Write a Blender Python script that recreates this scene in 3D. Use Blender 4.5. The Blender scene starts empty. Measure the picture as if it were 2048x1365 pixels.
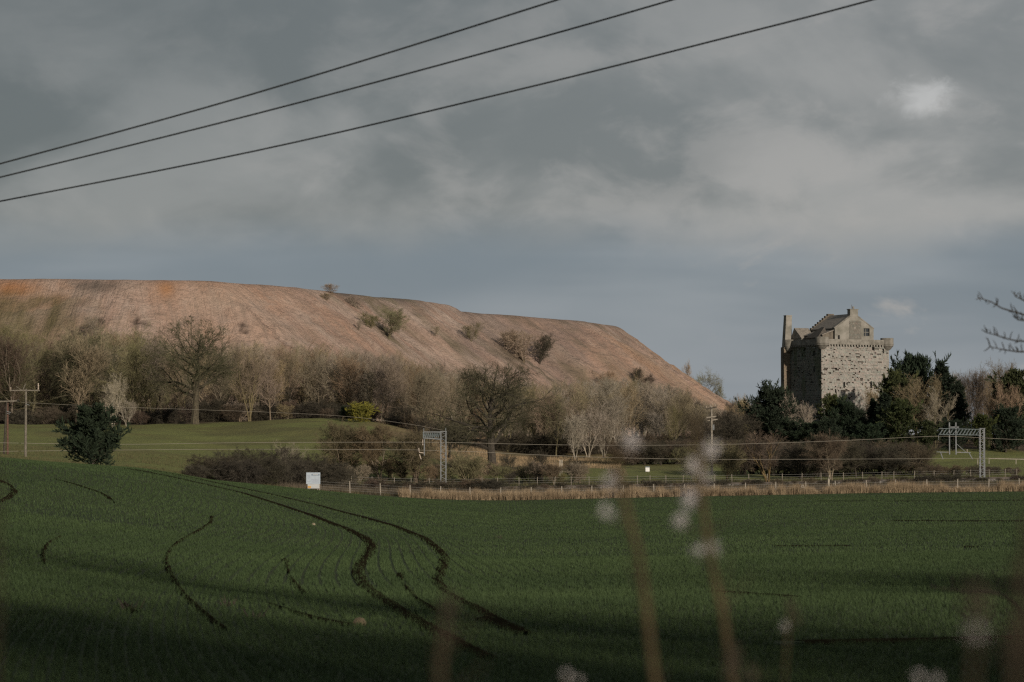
import bpy, math, random
import numpy as np
from mathutils import Vector, Matrix

# ------------------------------------------------------------------ camera, sky, sun, exposure
scene = bpy.context.scene
C = scene.collection
rng = np.random.default_rng(7)
random.seed(7)
EYE = 1.8
LENS = 85.0
F = 2048 * LENS / 36.0
HOR = 870.0
PITCH = math.atan((HOR - 682.5) / F)
cam_d = bpy.data.cameras.new('camera')
cam = bpy.data.objects.new('camera', cam_d)
C.objects.link(cam)
cam.location = (0, 0, EYE)
cam.rotation_euler = (math.pi / 2 + PITCH, 0, 0)
cam_d.lens = LENS
cam_d.sensor_width = 36
cam_d.clip_start = 0.1
cam_d.clip_end = 12000
cam_d.dof.use_dof = True
cam_d.dof.focus_distance = 330
cam_d.dof.aperture_fstop = 4.0
scene.camera = cam
scene.view_settings.view_transform = 'Standard'
scene.view_settings.look = 'None'
scene.view_settings.gamma = 1
scene.view_settings.exposure = 0.0
scene.view_settings.use_curve_mapping = False
scene.cycles.use_denoising = False
scene.cycles.filter_width = 1.3
scene.cycles.max_bounces = 5
scene.cycles.diffuse_bounces = 2
scene.cycles.glossy_bounces = 2
scene.cycles.transparent_max_bounces = 6
scene.cycles.sample_clamp_indirect = 3

SUN_AZ = math.radians(29)      # to the right of straight behind the camera
SUN_EL = math.radians(15)
S = Vector((math.sin(SUN_AZ) * math.cos(SUN_EL), -math.cos(SUN_AZ) * math.cos(SUN_EL), math.sin(SUN_EL)))
sun_d = bpy.data.lights.new('sun', 'SUN')
sun_d.energy = 3.9
sun_d.angle = math.radians(1.2)
sun_d.color = (1.0, 0.87, 0.72)
sun = bpy.data.objects.new('sun', sun_d)
C.objects.link(sun)
sun.rotation_euler = (-S).to_track_quat('-Z', 'Y').to_euler()
sun.location = (40, -40, 60)

world = bpy.data.worlds.new("World")
scene.world = world
world.use_nodes = True


class NT:
    """tiny node-tree writer"""
    def __init__(s, tree):
        s.t = tree
        tree.nodes.clear()

    def n(s, typ, inp=None, **kw):
        nd = s.t.nodes.new(typ)
        for k, v in kw.items():
            setattr(nd, k, v)
        for k, v in (inp or {}).items():
            if isinstance(v, bpy.types.NodeSocket):
                s.t.links.new(v, nd.inputs[k])
            else:
                nd.inputs[k].default_value = v
        return nd

    def math(s, op, a, b=0.0, clamp=False):
        return s.n('ShaderNodeMath', {0: a, 1: b}, operation=op, use_clamp=clamp).outputs[0]

    def mix(s, f, a, b, blend='MIX'):
        nd = s.t.nodes.new('ShaderNodeMix')
        nd.data_type = 'RGBA'
        nd.blend_type = blend
        for i, v in ((0, f), (6, a), (7, b)):
            if isinstance(v, bpy.types.NodeSocket):
                s.t.links.new(v, nd.inputs[i])
            else:
                nd.inputs[i].default_value = v if i == 0 else (v[0], v[1], v[2], 1)
        return nd.outputs[2]

    def ramp(s, f, a, b, smooth=True):
        return s.n('ShaderNodeMapRange', {0: f, 1: a, 2: b, 3: 0.0, 4: 1.0},
                   interpolation_type='SMOOTHSTEP' if smooth else 'LINEAR').outputs[0]

    def noise(s, vec, scale, detail=4.0, rough=0.55, dist=0.0):
        i = {'Scale': scale, 'Detail': detail, 'Roughness': rough, 'Distortion': dist}
        if vec is not None:
            i['Vector'] = vec
        return s.n('ShaderNodeTexNoise', i).outputs[0]


def world_nodes():
    w = NT(world.node_tree)
    geo = w.n('ShaderNodeTexCoord').outputs['Generated']
    sep = w.n('ShaderNodeSeparateXYZ', {0: geo})
    x, y, z = sep.outputs
    sky = w.n('ShaderNodeTexSky', sky_type='NISHITA', sun_disc=False, sun_elevation=SUN_EL,
              sun_rotation=math.atan2(S.x, S.y), altitude=100, air_density=1.2, dust_density=2.0)
    bsky = w.n('ShaderNodeBackground', {0: sky.outputs[0], 1: 0.06})
    # stretched, layered stratocumulus
    zz = w.math('ABSOLUTE', z)
    v = w.n('ShaderNodeMapping', {0: geo, 3: (8.5, 8.5, 17.0)}).outputs[0]
    v2 = w.n('ShaderNodeMapping', {0: geo, 1: (3.1, 1.7, 5.3), 3: (21.0, 21.0, 36.0)}).outputs[0]
    n1 = w.noise(v, 1.0, 5.0, 0.5, 0.4)
    n2 = w.noise(v2, 1.0, 6.0, 0.55, 0.3)
    v3 = w.n('ShaderNodeMapping', {0: geo, 1: (7.4, 2.2, 0.9), 3: (4.0, 4.0, 34.0)}).outputs[0]
    n3 = w.noise(v3, 1.0, 3.0, 0.5, 0.2)
    big = w.ramp(w.math('ADD', n1, w.math('MULTIPLY', w.math('SUBTRACT', n2, 0.5), 0.28)), 0.36, 0.66)
    small = w.ramp(n2, 0.48, 0.66)
    band = w.ramp(n3, 0.38, 0.64)
    # base grey of the cloud deck, a little lighter on the sunward right
    side = w.ramp(x, -0.30, 0.25)
    dark = w.mix(side, (0.128, 0.146, 0.154), (0.215, 0.230, 0.238))
    lite = w.mix(side, (0.245, 0.258, 0.262), (0.365, 0.365, 0.362))
    col = w.mix(big, dark, lite)
    col = w.mix(w.math('MULTIPLY', small, w.math('ADD', 0.08, w.math('MULTIPLY', side, 0.38))), col, (0.42, 0.405, 0.395))
    hi = w.math('MULTIPLY', w.ramp(z, 0.095, 0.185), w.math('SUBTRACT', 1.0, w.math('MULTIPLY', side, 0.75)))
    col = w.mix(w.math('MULTIPLY', hi, 0.72), col, (0.138, 0.153, 0.160))
    # the clearer, bluer air low down, under the edge of the deck
    low = w.math('SUBTRACT', 1.0, w.ramp(w.math('ADD', zz, w.math('MULTIPLY', w.math('SUBTRACT', n1, 0.5), 0.035)), 0.072, 0.096))
    bluec = w.mix(band, (0.190, 0.232, 0.275), (0.272, 0.308, 0.345))
    hor = w.math('SUBTRACT', 1.0, w.ramp(zz, 0.0, 0.07))
    bluec = w.mix(w.math('MULTIPLY', hor, 0.7), bluec, (0.300, 0.332, 0.365))
    col = w.mix(w.math('MULTIPLY', low, 0.90), col, bluec)
    puff = w.math('MULTIPLY', w.ramp(n2, 0.57, 0.72), w.math('MULTIPLY', low, w.ramp(x, 0.02, 0.15)))
    col = w.mix(w.math('MULTIPLY', puff, 0.8), col, (0.42, 0.40, 0.385))
    # one sunlit break in the deck
    dx = w.math('MULTIPLY', w.math('SUBTRACT', x, 0.167), 1.0)
    dz = w.math('MULTIPLY', w.math('SUBTRACT', z, 0.1365), 1.75)
    rr = w.math('SQRT', w.math('ADD', w.math('MULTIPLY', dx, dx), w.math('MULTIPLY', dz, dz)))
    v4 = w.n('ShaderNodeMapping', {0: geo, 3: (75.0, 75.0, 110.0)}).outputs[0]
    n4 = w.noise(v4, 1.0, 5.0, 0.6, 0.4)
    rr = w.math('ADD', rr, w.math('MULTIPLY', w.math('SUBTRACT', n4, 0.5), 0.034))
    br = w.math('SUBTRACT', 1.0, w.ramp(rr, 0.0, 0.0185))
    br = w.math('MULTIPLY', br, w.ramp(y, 0.2, 0.6))
    col = w.mix(w.math('MULTIPLY', br, 0.62), col, (0.60, 0.60, 0.60))
    bcl = w.n('ShaderNodeBackground', {0: col, 1: 1.0})
    mx = w.n('ShaderNodeMixShader', {0: 0.90, 1: bsky.outputs[0], 2: bcl.outputs[0]})
    w.n('ShaderNodeOutputWorld', {0: mx.outputs[0]})


world_nodes()


# ------------------------------------------------------------------ helpers
def ratio(px, py):
    """(X/Y, Z/Y) of the line of sight through a photo pixel"""
    cx = (px - 1024) / F
    cy = (682.5 - py) / F
    yy = math.cos(PITCH) - cy * math.sin(PITCH)
    return cx / yy, (math.sin(PITCH) + cy * math.cos(PITCH)) / yy


def pt(px, py, d):
    a, b = ratio(px, py)
    return Vector((a * d, d, EYE + b * d))


def tag(o, label=None, cat=None, group=None, kind=None):
    if label: o['label'] = label
    if cat: o['category'] = cat
    if group: o['group'] = group
    if kind: o['kind'] = kind
    return o


def empty(name, loc, rz=0.0, scale=1.0):
    o = bpy.data.objects.new(name, None)
    C.objects.link(o)
    o.location = loc
    o.rotation_euler = (0, 0, rz)
    o.scale = (scale,) * 3 if not isinstance(scale, tuple) else scale
    o.empty_display_size = 0.3
    return o


def link(name, me, parent=None, loc=None):
    o = bpy.data.objects.new(name, me)
    C.objects.link(o)
    if parent is not None:
        o.parent = parent
    if loc is not None:
        o.location = loc
    return o


def mesh_np(name, V, Fq, mats=(), smooth=False):
    """V (n,3), Fq (m,k) all faces with the same k"""
    me = bpy.data.meshes.new(name)
    V = np.asarray(V, dtype=np.float32)
    Fq = np.asarray(Fq, dtype=np.int32)
    k = Fq.shape[1]
    me.vertices.add(len(V))
    me.vertices.foreach_set('co', V.ravel())
    me.loops.add(Fq.size)
    me.loops.foreach_set('vertex_index', Fq.ravel())
    me.polygons.add(len(Fq))
    me.polygons.foreach_set('loop_start', np.arange(0, Fq.size, k, dtype=np.int32))
    me.polygons.foreach_set('loop_total', np.full(len(Fq), k, dtype=np.int32))
    me.polygons.foreach_set('use_smooth', np.full(len(Fq), smooth, dtype=bool))
    me.update(calc_edges=True)
    for m in (mats if isinstance(mats, (list, tuple)) else [mats]):
        me.materials.append(m)
    return me


class MB:
    """collects solids into one mesh"""
    def __init__(s):
        s.v = []
        s.f = []

    def poly(s, pts, faces):
        n = len(s.v)
        s.v += [tuple(p) for p in pts]
        s.f += [tuple(i + n for i in f) for f in faces]
        return s

    def box(s, c, d, M=None):
        cx, cy, cz = c
        hx, hy, hz = d[0] / 2, d[1] / 2, d[2] / 2
        P = [Vector((cx + i * hx, cy + j * hy, cz + k * hz)) for i in (-1, 1) for j in (-1, 1) for k in (-1, 1)]
        if M is not None:
            P = [M @ p for p in P]
        return s.poly(P, [(0, 1, 3, 2), (4, 6, 7, 5), (0, 4, 5, 1), (2, 3, 7, 6), (0, 2, 6, 4), (1, 5, 7, 3)])

    def bar(s, a, b, w, h=None, up=(0, 0, 1)):
        a = Vector(a); b = Vector(b)
        h = h or w
        d = (b - a).normalized()
        u = Vector(up)
        if abs(d.dot(u)) > 0.95:
            u = Vector((0, 1, 0))
        x = d.cross(u).normalized() * w / 2
        y = x.cross(d).normalized() * h / 2
        P = [a - x - y, a + x - y, a + x + y, a - x + y, b - x - y, b + x - y, b + x + y, b - x + y]
        return s.poly(P, [(0, 3, 2, 1), (4, 5, 6, 7), (0, 1, 5, 4), (1, 2, 6, 5), (2, 3, 7, 6), (3, 0, 4, 7)])

    def tube(s, pts, rad, sides=6, cap=True):
        pts = [Vector(p) for p in pts]
        rad = rad if isinstance(rad, (list, tuple, np.ndarray)) else [rad] * len(pts)
        n0 = len(s.v)
        u = None
        for i, p in enumerate(pts):
            d = (pts[min(i + 1, len(pts) - 1)] - pts[max(i - 1, 0)]).normalized()
            if u is None:
                u = Vector((0, 0, 1)) if abs(d.z) < 0.9 else Vector((0, 1, 0))
            x = d.cross(u).normalized()
            y = x.cross(d).normalized()
            u = y
            for k in range(sides):
                a = 2 * math.pi * k / sides
                s.v.append(tuple(p + (x * math.cos(a) + y * math.sin(a)) * rad[i]))
        for i in range(len(pts) - 1):
            for k in range(sides):
                a = n0 + i * sides + k
                b = n0 + i * sides + (k + 1) % sides
                s.f.append((a, b, b + sides, a + sides))
        if cap:
            s.f.append(tuple(n0 + k for k in range(sides))[::-1])
            s.f.append(tuple(n0 + (len(pts) - 1) * sides + k for k in range(sides)))
        return s

    def lathe(s, prof, sides=20, c=(0, 0, 0)):
        n0 = len(s.v)
        for r, z in prof:
            for k in range(sides):
                a = 2 * math.pi * k / sides
                s.v.append((c[0] + r * math.cos(a), c[1] + r * math.sin(a), c[2] + z))
        for i in range(len(prof) - 1):
            for k in range(sides):
                a = n0 + i * sides + k
                b = n0 + i * sides + (k + 1) % sides
                s.f.append((a, b, b + sides, a + sides))
        return s

    def mesh(s, name, mat, smooth=False):
        me = bpy.data.meshes.new(name)
        me.from_pydata(s.v, [], s.f)
        if smooth:
            me.polygons.foreach_set('use_smooth', [True] * len(me.polygons))
        me.update()
        if mat: me.materials.append(mat)
        return me

    def build(s, name, mat, parent=None, smooth=False, loc=None):
        return link(name, s.mesh(name, mat, smooth), parent, loc)


def mat(name, col, rough=0.9, var=0.25, scale=3.0, col2=None, metal=0.0, spec=0.3, bump=0.0, obj_var=0.0, coords='Object'):
    m = bpy.data.materials.new(name)
    m.use_nodes = True
    t = NT(m.node_tree)
    co = t.n('ShaderNodeTexCoord').outputs[coords]
    n = t.noise(co, scale, 5.0, 0.6)
    c2 = col2 or tuple(c * (1 - var) for c in col)
    c1 = tuple(min(1, c * (1 + var * 0.6)) for c in col) if col2 is None else col
    c = t.mix(t.ramp(n, 0.3, 0.7), c2, c1)
    if obj_var:
        r = t.n('ShaderNodeObjectInfo').outputs['Random']
        hs = t.n('ShaderNodeHueSaturation', {'Hue': t.n('ShaderNodeMapRange', {0: r, 3: 0.5 - 0.035 * obj_var, 4: 0.5 + 0.03 * obj_var}).outputs[0],
                                            'Value': t.n('ShaderNodeMapRange', {0: t.math('FRACT', t.math('MULTIPLY', r, 7.31)), 3: 1 - 0.35 * obj_var, 4: 1 + 0.35 * obj_var}).outputs[0],
                                            'Saturation': t.n('ShaderNodeMapRange', {0: t.math('FRACT', t.math('MULTIPLY', r, 13.7)), 3: 1 - 0.4 * obj_var, 4: 1 + 0.25 * obj_var}).outputs[0],
                                            'Color': c})
        c = hs.outputs[0]
    b = t.n('ShaderNodeBsdfPrincipled', {'Base Color': c, 'Roughness': rough, 'Metallic': metal, 'Specular IOR Level': spec})
    if bump:
        bp = t.n('ShaderNodeBump', {'Strength': 0.6, 'Distance': bump, 'Height': n})
        t.t.links.new(bp.outputs[0], b.inputs['Normal'])
    t.n('ShaderNodeOutputMaterial', {0: b.outputs[0]})
    return m


# smooth value noise for building shapes
_lat = np.random.default_rng(99).random((256, 256))


def vnoise(x, y, octs=4, rough=0.5, seed=0):
    x = np.asarray(x, float) + seed * 17.13
    y = np.asarray(y, float) + seed * 7.77
    out = 0; amp = 1; tot = 0
    for o in range(octs):
        xi = np.floor(x).astype(int); yi = np.floor(y).astype(int)
        fx = x - xi; fy = y - yi
        fx = fx * fx * (3 - 2 * fx); fy = fy * fy * (3 - 2 * fy)
        a = _lat[xi % 256, yi % 256]; b = _lat[(xi + 1) % 256, yi % 256]
        c = _lat[xi % 256, (yi + 1) % 256]; d = _lat[(xi + 1) % 256, (yi + 1) % 256]
        out = out + amp * ((a * (1 - fx) + b * fx) * (1 - fy) + (c * (1 - fx) + d * fx) * fy)
        tot += amp; amp *= rough
        x = x * 2.03 + 31.7; y = y * 2.03 + 11.3
    return out / tot


# ------------------------------------------------------------------ terrain
D_ROWS = [8, 20, 35, 60, 90, 130, 180, 240, 287, 310, 345, 390, 440, 520, 620]
COLS = {
    -600: [1958, 1365, 1170, 1020, 925, 870, 865, 880, 880, 875, 865, 850, 845, 840, 845],
    0:    [1958, 1365, 1180, 1060, 975, 918, 918, 925, 915, 906, 886, 860, 848, 840, 845],
    300:  [1958, 1365, 1195, 1090, 1015, 960, 937, 950, 945, 930, 900, 866, 849, 840, 845],
    450:  [1958, 1365, 1200, 1105, 1040, 995, 966, 963, 968, 955, 920, 872, 846, 838, 845],
    600:  [1958, 1365, 1204, 1117, 1065, 1022, 990, 977, 984, 972, 935, 860, 836, 838, 850],
    700:  [1958, 1365, 1206, 1122, 1073, 1034, 1006, 987, 990, 978, 942, 858, 838, 842, 855],
    800:  [1958, 1365, 1207, 1125, 1079, 1041, 1016, 999, 997, 981, 950, 885, 850, 850, 860],
    900:  [1958, 1365, 1208, 1128, 1085, 1048, 1025, 1009, 1003, 982, 955, 920, 880, 862, 865],
    1024: [1958, 1365, 1210, 1130, 1090, 1055, 1033, 1015, 1004, 981, 955, 932, 912, 885, 875],
    1300: [1958, 1365, 1210, 1130, 1088, 1053, 1030, 1010, 997, 978, 955, 938, 915, 890, 875],
    1600: [1958, 1365, 1208, 1126, 1082, 1047, 1022, 1003, 991, 974, 955, 938, 884, 878, 876],
    1750: [1958, 1365, 1207, 1123, 1079, 1044, 1018, 999, 988, 972, 952, 936, 882, 878, 876],
    2048: [1958, 1365, 1205, 1120, 1075, 1040, 1015, 995, 985, 968, 948, 926, 900, 885, 878],
    2600: [1958, 1365, 1200, 1110, 1065, 1030, 1005, 985, 975, 960, 940, 920, 900, 885, 878],
}
_cp = np.array(sorted(COLS))
_tab = np.array([[ratio(1024, yv)[1] * d for yv, d in zip(COLS[c], D_ROWS)] for c in _cp])
_gp = np.arange(-600, 2601, 25.0)
_gl = np.linspace(math.log(8), math.log(620), 180)
_t1 = np.array([np.interp(_gl, np.log(D_ROWS), r) for r in _tab])
_t2 = np.array([np.interp(_gp, _cp, _t1[:, j]) for j in range(len(_gl))]).T


def _smooth(a, axis, n, k=3):
    for _ in range(n):
        a = np.moveaxis(a, axis, 0)
        p = np.concatenate([a[:1]] * k + [a] + [a[-1:]] * k)
        a = sum(p[i:i + len(a)] for i in range(2 * k + 1)) / (2 * k + 1)
        a = np.moveaxis(a, 0, axis)
    return a


_t2 = _smooth(_smooth(_t2, 0, 2, 1), 1, 2, 1)


def ground0(X, Y):
    X = np.asarray(X, float); Y = np.asarray(Y, float)
    Yc = np.clip(Y, 8, 620)
    P = np.clip(1024 + F * X / np.maximum(Y, 14), -600, 2600)
    i = np.clip((P + 600) / 25, 0, len(_gp) - 1.001)
    j = np.clip((np.log(Yc) - _gl[0]) / (_gl[1] - _gl[0]), 0, len(_gl) - 1.001)
    ii = i.astype(int); jj = j.astype(int); fi = i - ii; fj = j - jj
    z = (_t2[ii, jj] * (1 - fi) + _t2[ii + 1, jj] * fi) * (1 - fj) + (_t2[ii, jj + 1] * (1 - fi) + _t2[ii + 1, jj + 1] * fi) * fj
    lump = (vnoise(X / 11, Y / 8, 3) - 0.5) * 1.1 * np.clip((Y - 330) / 40, 0, 1)
    return EYE + z + lump


# the shale bing: a flat-topped tip with a plan outline read off its brink
TOP = 45.0
BRINK = [(-900, 566), (-400, 561), (0, 559), (250, 558), (440, 562), (600, 574), (700, 586), (800, 596), (850, 601), (903, 610)]
BRINK2 = [(915, 623), (985, 628), (1040, 631), (1110, 636), (1165, 640), (1205, 646), (1236, 652)]


def _bp(px, py):
    a, b = ratio(px, py)
    d = TOP / b
    return (a * d, d)


_b1 = [_bp(*p) for p in BRINK]
_b2 = [_bp(*p) for p in BRINK2]
POLY = np.array(_b1 + [(_b1[-1][0] - 15, _b1[-1][1] + 16), (_b1[-1][0] - 12, _b1[-1][1] + 34)] + _b2 + [(_b2[-1][0] - 4, _b2[-1][1] + 40), (-30, 1350), (-700, 1350), (-700, 700)])


def sdf_poly(X, Y):
    """signed distance to POLY and arclength of the nearest point"""
    X = np.asarray(X, float).ravel(); Y = np.asarray(Y, float).ravel()
    best = np.full(X.shape, 1e18); arc = np.zeros(X.shape); inside = np.zeros(X.shape, bool)
    acc = 0.0
    n = len(POLY)
    for i in range(n):
        x0, y0 = POLY[i]; x1, y1 = POLY[(i + 1) % n]
        ex, ey = x1 - x0, y1 - y0
        L = math.hypot(ex, ey)
        t = np.clip(((X - x0) * ex + (Y - y0) * ey) / (L * L), 0, 1)
        dx = X - (x0 + t * ex); dy = Y - (y0 + t * ey)
        dd = dx * dx + dy * dy
        m = dd < best
        best[m] = dd[m]
        arc[m] = acc + t[m] * L
        # round a corner: the direction away from it adds a little arclength
        ang = (dx * ex + dy * ey) / L
        arc[m] += np.where(np.abs(ang[m]) > 1e-6, ang[m], 0)
        if y0 != y1:
            cr = ((y0 > Y) != (y1 > Y)) & (X < ex * (Y - y0) / (y1 - y0) + x0)
            inside ^= cr
        acc += L
    d = np.sqrt(best)
    d[inside] *= -1
    return d, arc


S_TIER = float(np.linalg.norm(np.diff(POLY[:len(_b1)], axis=0), axis=1).sum()) + 3.0
SCARS = [(272, 640, 2.0, 2.6), (280, 647, 5.0, 1.6), (288, 649, 3.5, 1.0), (482, 652, 2.2, 2.6), (487, 661, 2.4, 2.8), (497, 653, 1.5, 2.6)]
_scar_xy = []


def bing(X, Y):
    sh = np.shape(X)
    d, s = sdf_poly(X, Y)
    Xf = np.ravel(X); Yf = np.ravel(Y)
    w = (vnoise(s / 26, d / 90, 2, seed=3) - 0.5) * 25 + (vnoise(s / 10, d / 90, 3, seed=5) - 0.5) * 11.0 + (vnoise(s / 2.6, d / 30, 2, seed=6) - 0.5) * 2.0
    w = w - 7.0 * np.clip(1 - np.abs(vnoise(s / 17, d / 120, 2, seed=71) - 0.5) * 9, 0, 1) * (s > 250)
    g = np.clip(d / 22, 0.02, 1)
    dd = d + w * g * np.clip((s - 250) / 500, 0.35, 1.0)
    soft = 1.1
    run = soft * np.logaddexp(0, dd / soft)
    z = TOP - 0.735 * run
    z += (vnoise(Xf / 3.2, Yf / 3.2, 3, seed=8) - 0.5) * 2.0 * np.clip(d / 10 + 0.2, 0.12, 1)
    z += (vnoise(Xf / 30, Yf / 30, 3, seed=11) - 0.5) * 1.2
    return (EYE + z).reshape(sh), d.reshape(sh), s.reshape(sh)


def surf(X, Y):
    z0 = ground0(X, Y)
    zb, d, s = bing(X, Y)
    return np.maximum(z0, zb)


def gz(x, y):
    return float(surf(np.array([x]), np.array([y]))[0])


def cast(px, py, d0=15.0, d1=1100.0):
    """first point of the terrain seen through a photo pixel"""
    a, b = ratio(px, py)
    D = np.concatenate([np.arange(d0, 340, 0.5), np.arange(340, d1, 1.0)])
    Z = surf(a * D, D)
    hit = np.nonzero(EYE + b * D <= Z)[0]
    k = hit[0] if len(hit) else len(D) - 1
    return Vector((a * D[k], D[k], Z[k]))


def field_cast(px, py, dmax=286.0):
    a, b = ratio(px, py)
    D = np.arange(15, dmax, 0.25)
    Z = ground0(a * D, D)
    hit = np.nonzero(EYE + b * D <= Z)[0]
    if len(hit):
        return Vector((a * D[hit[0]], D[hit[0]], Z[hit[0]]))
    k = int(np.argmin((EYE + b * D - Z) / D))
    return Vector((a * D[k], D[k], Z[k]))


def on(px, d, dz=0.0):
    """ground point at photo column px, d metres out"""
    x = (px - 1024) / F * d
    return Vector((x, d, gz(x, d) + dz))


def grid_mesh(xs, ys, zf, keep=None):
    Xg, Yg = np.meshgrid(xs, ys, indexing='ij')
    Z = zf(Xg, Yg)
    V = np.stack([Xg, Yg, Z], -1).reshape(-1, 3)
    nx, ny = len(xs), len(ys)
    I = np.arange(nx * ny).reshape(nx, ny)
    Q = np.stack([I[:-1, :-1], I[1:, :-1], I[1:, 1:], I[:-1, 1:]], -1).reshape(-1, 4)
    return V, Q


def compact(V, Q):
    u, inv = np.unique(Q, return_inverse=True)
    return V[u], inv.reshape(Q.shape), u


FIELD_END = 286.0
xs = np.unique(np.concatenate([np.linspace(-5000, -900, 12), np.linspace(-900, -200, 36), np.arange(-200, 150, 1.6), np.linspace(150, 500, 30), np.linspace(500, 5000, 14)]))
ys = np.unique(np.concatenate([np.linspace(-3000, -60, 12), np.linspace(-60, 12, 20), np.arange(12, 440, 1.3), [FIELD_END], np.arange(440, 700, 3.0), np.linspace(700, 1500, 40), np.linspace(1500, 9000, 20)]))
V, Q = grid_mesh(xs, ys, ground0)
qc = V[Q].mean(1)
is_field = (qc[:, 1] < FIELD_END) & (qc[:, 1] > -60) & (np.abs(qc[:, 0]) < 200)


# ------------------------------------------------------------------ ground materials
def field_material():
    m = bpy.data.materials.new('winter_cereal')
    m.use_nodes = True
    t = NT(m.node_tree)
    co = t.n('ShaderNodeTexCoord').outputs['Object']
    row = t.n('ShaderNodeAttribute', attribute_name='row').outputs['Fac']
    n1 = t.noise(co, 0.045, 4, 0.6)
    n2 = t.noise(co, 0.5, 5, 0.65)
    n3 = t.noise(co, 6.0, 5, 0.7)
    g = t.mix(t.ramp(n1, 0.35, 0.65), (0.034, 0.056, 0.020), (0.052, 0.074, 0.027))
    g = t.mix(t.math('MULTIPLY', t.ramp(n2, 0.45, 0.75), 0.6), g, (0.080, 0.090, 0.030))
    # drill rows
    vr = t.n('ShaderNodeCombineXYZ', {0: t.math('MULTIPLY', row, 13.0), 1: t.math('MULTIPLY', t.n('ShaderNodeSeparateXYZ', {0: co}).outputs[1], 0.12)}).outputs[0]
    rn = t.noise(vr, 1.0, 3, 0.7)
    soil = t.math('MULTIPLY', t.ramp(rn, 0.50, 0.70), 0.18)
    g = t.mix(soil, g, (0.030, 0.027, 0.015))
    g = t.mix(t.math('MULTIPLY', t.ramp(n3, 0.42, 0.62), 0.8), g, (0.026, 0.028, 0.013))
    b = t.n('ShaderNodeBsdfPrincipled', {'Base Color': g, 'Roughness': 0.9, 'Specular IOR Level': 0.2})
    h = t.math('ADD', n3, t.math('MULTIPLY', rn, 0.6))
    bp = t.n('ShaderNodeBump', {'Strength': 0.9, 'Distance': 0.09, 'Height': h})
    t.t.links.new(bp.outputs[0], b.inputs['Normal'])
    t.n('ShaderNodeOutputMaterial', {0: b.outputs[0]})
    return m


def ground_material(name='rough_grass'):
    m = bpy.data.materials.new(name)
    m.use_nodes = True
    t = NT(m.node_tree)
    co = t.n('ShaderNodeTexCoord').outputs['Object']
    base = t.n('ShaderNodeAttribute', attribute_name='tone').outputs['Color']
    n1 = t.noise(co, 0.25, 5, 0.65)
    n2 = t.noise(co, 2.2, 5, 0.7)
    c = t.mix(t.math('MULTIPLY', t.ramp(n1, 0.35, 0.7), 0.30), base, (0.10, 0.085, 0.045))
    c = t.mix(t.math('MULTIPLY', t.ramp(n2, 0.35, 0.7), 0.35), c, t.mix(1.0, c, (0.55, 0.55, 0.55), 'MULTIPLY'))
    b = t.n('ShaderNodeBsdfPrincipled', {'Base Color': c, 'Roughness': 0.95, 'Specular IOR Level': 0.15})
    bp = t.n('ShaderNodeBump', {'Strength': 0.8, 'Distance': 0.25, 'Height': t.math('ADD', n2, n1)})
    t.t.links.new(bp.outputs[0], b.inputs['Normal'])
    t.n('ShaderNodeOutputMaterial', {0: b.outputs[0]})
    return m


M_FIELD = field_material()
M_GROUND = ground_material()

# tramline read from the photo, in plan
TRACK_A = [(255, 938), (320, 950), (400, 967), (480, 985), (560, 1010), (620, 1030), (690, 1057), (728, 1075), (745, 1092), (735, 1112), (718, 1132), (716, 1150), (728, 1172), (760, 1198), (800, 1224), (850, 1252), (905, 1281), (980, 1320)]
TRACK_B = [(300, 941), (380, 955), (470, 974), (560, 993), (640, 1012), (720, 1033), (790, 1053), (845, 1075), (876, 1098), (890, 1118), (884, 1140), (874, 1160), (884, 1182), (930, 1208), (985, 1236), (1050, 1272)]
TRACK_C = [(424, 1033), (420, 1048), (392, 1065), (358, 1084), (338, 1102), (331, 1122), (340, 1150), (360, 1182), (385, 1210), (420, 1240), (450, 1262)]


def plan(path):
    return np.array([[*field_cast(*p).xy] for p in path])


PA, PB, PC = plan(TRACK_A), plan(TRACK_B), plan(TRACK_C)
_o = np.argsort(PA[:, 1])
TA_y = PA[_o, 1]; TA_x = PA[_o, 0]
_k = np.polyfit(TA_y[TA_y < 240], TA_x[TA_y < 240], 3)


def row_coord(X, Y):
    yc = np.clip(Y, 12, 200)
    return X - np.polyval(_k, yc) * (1 - 0.0)


def row_field(X, Y):
    r = row_coord(X, Y)
    return r


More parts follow.
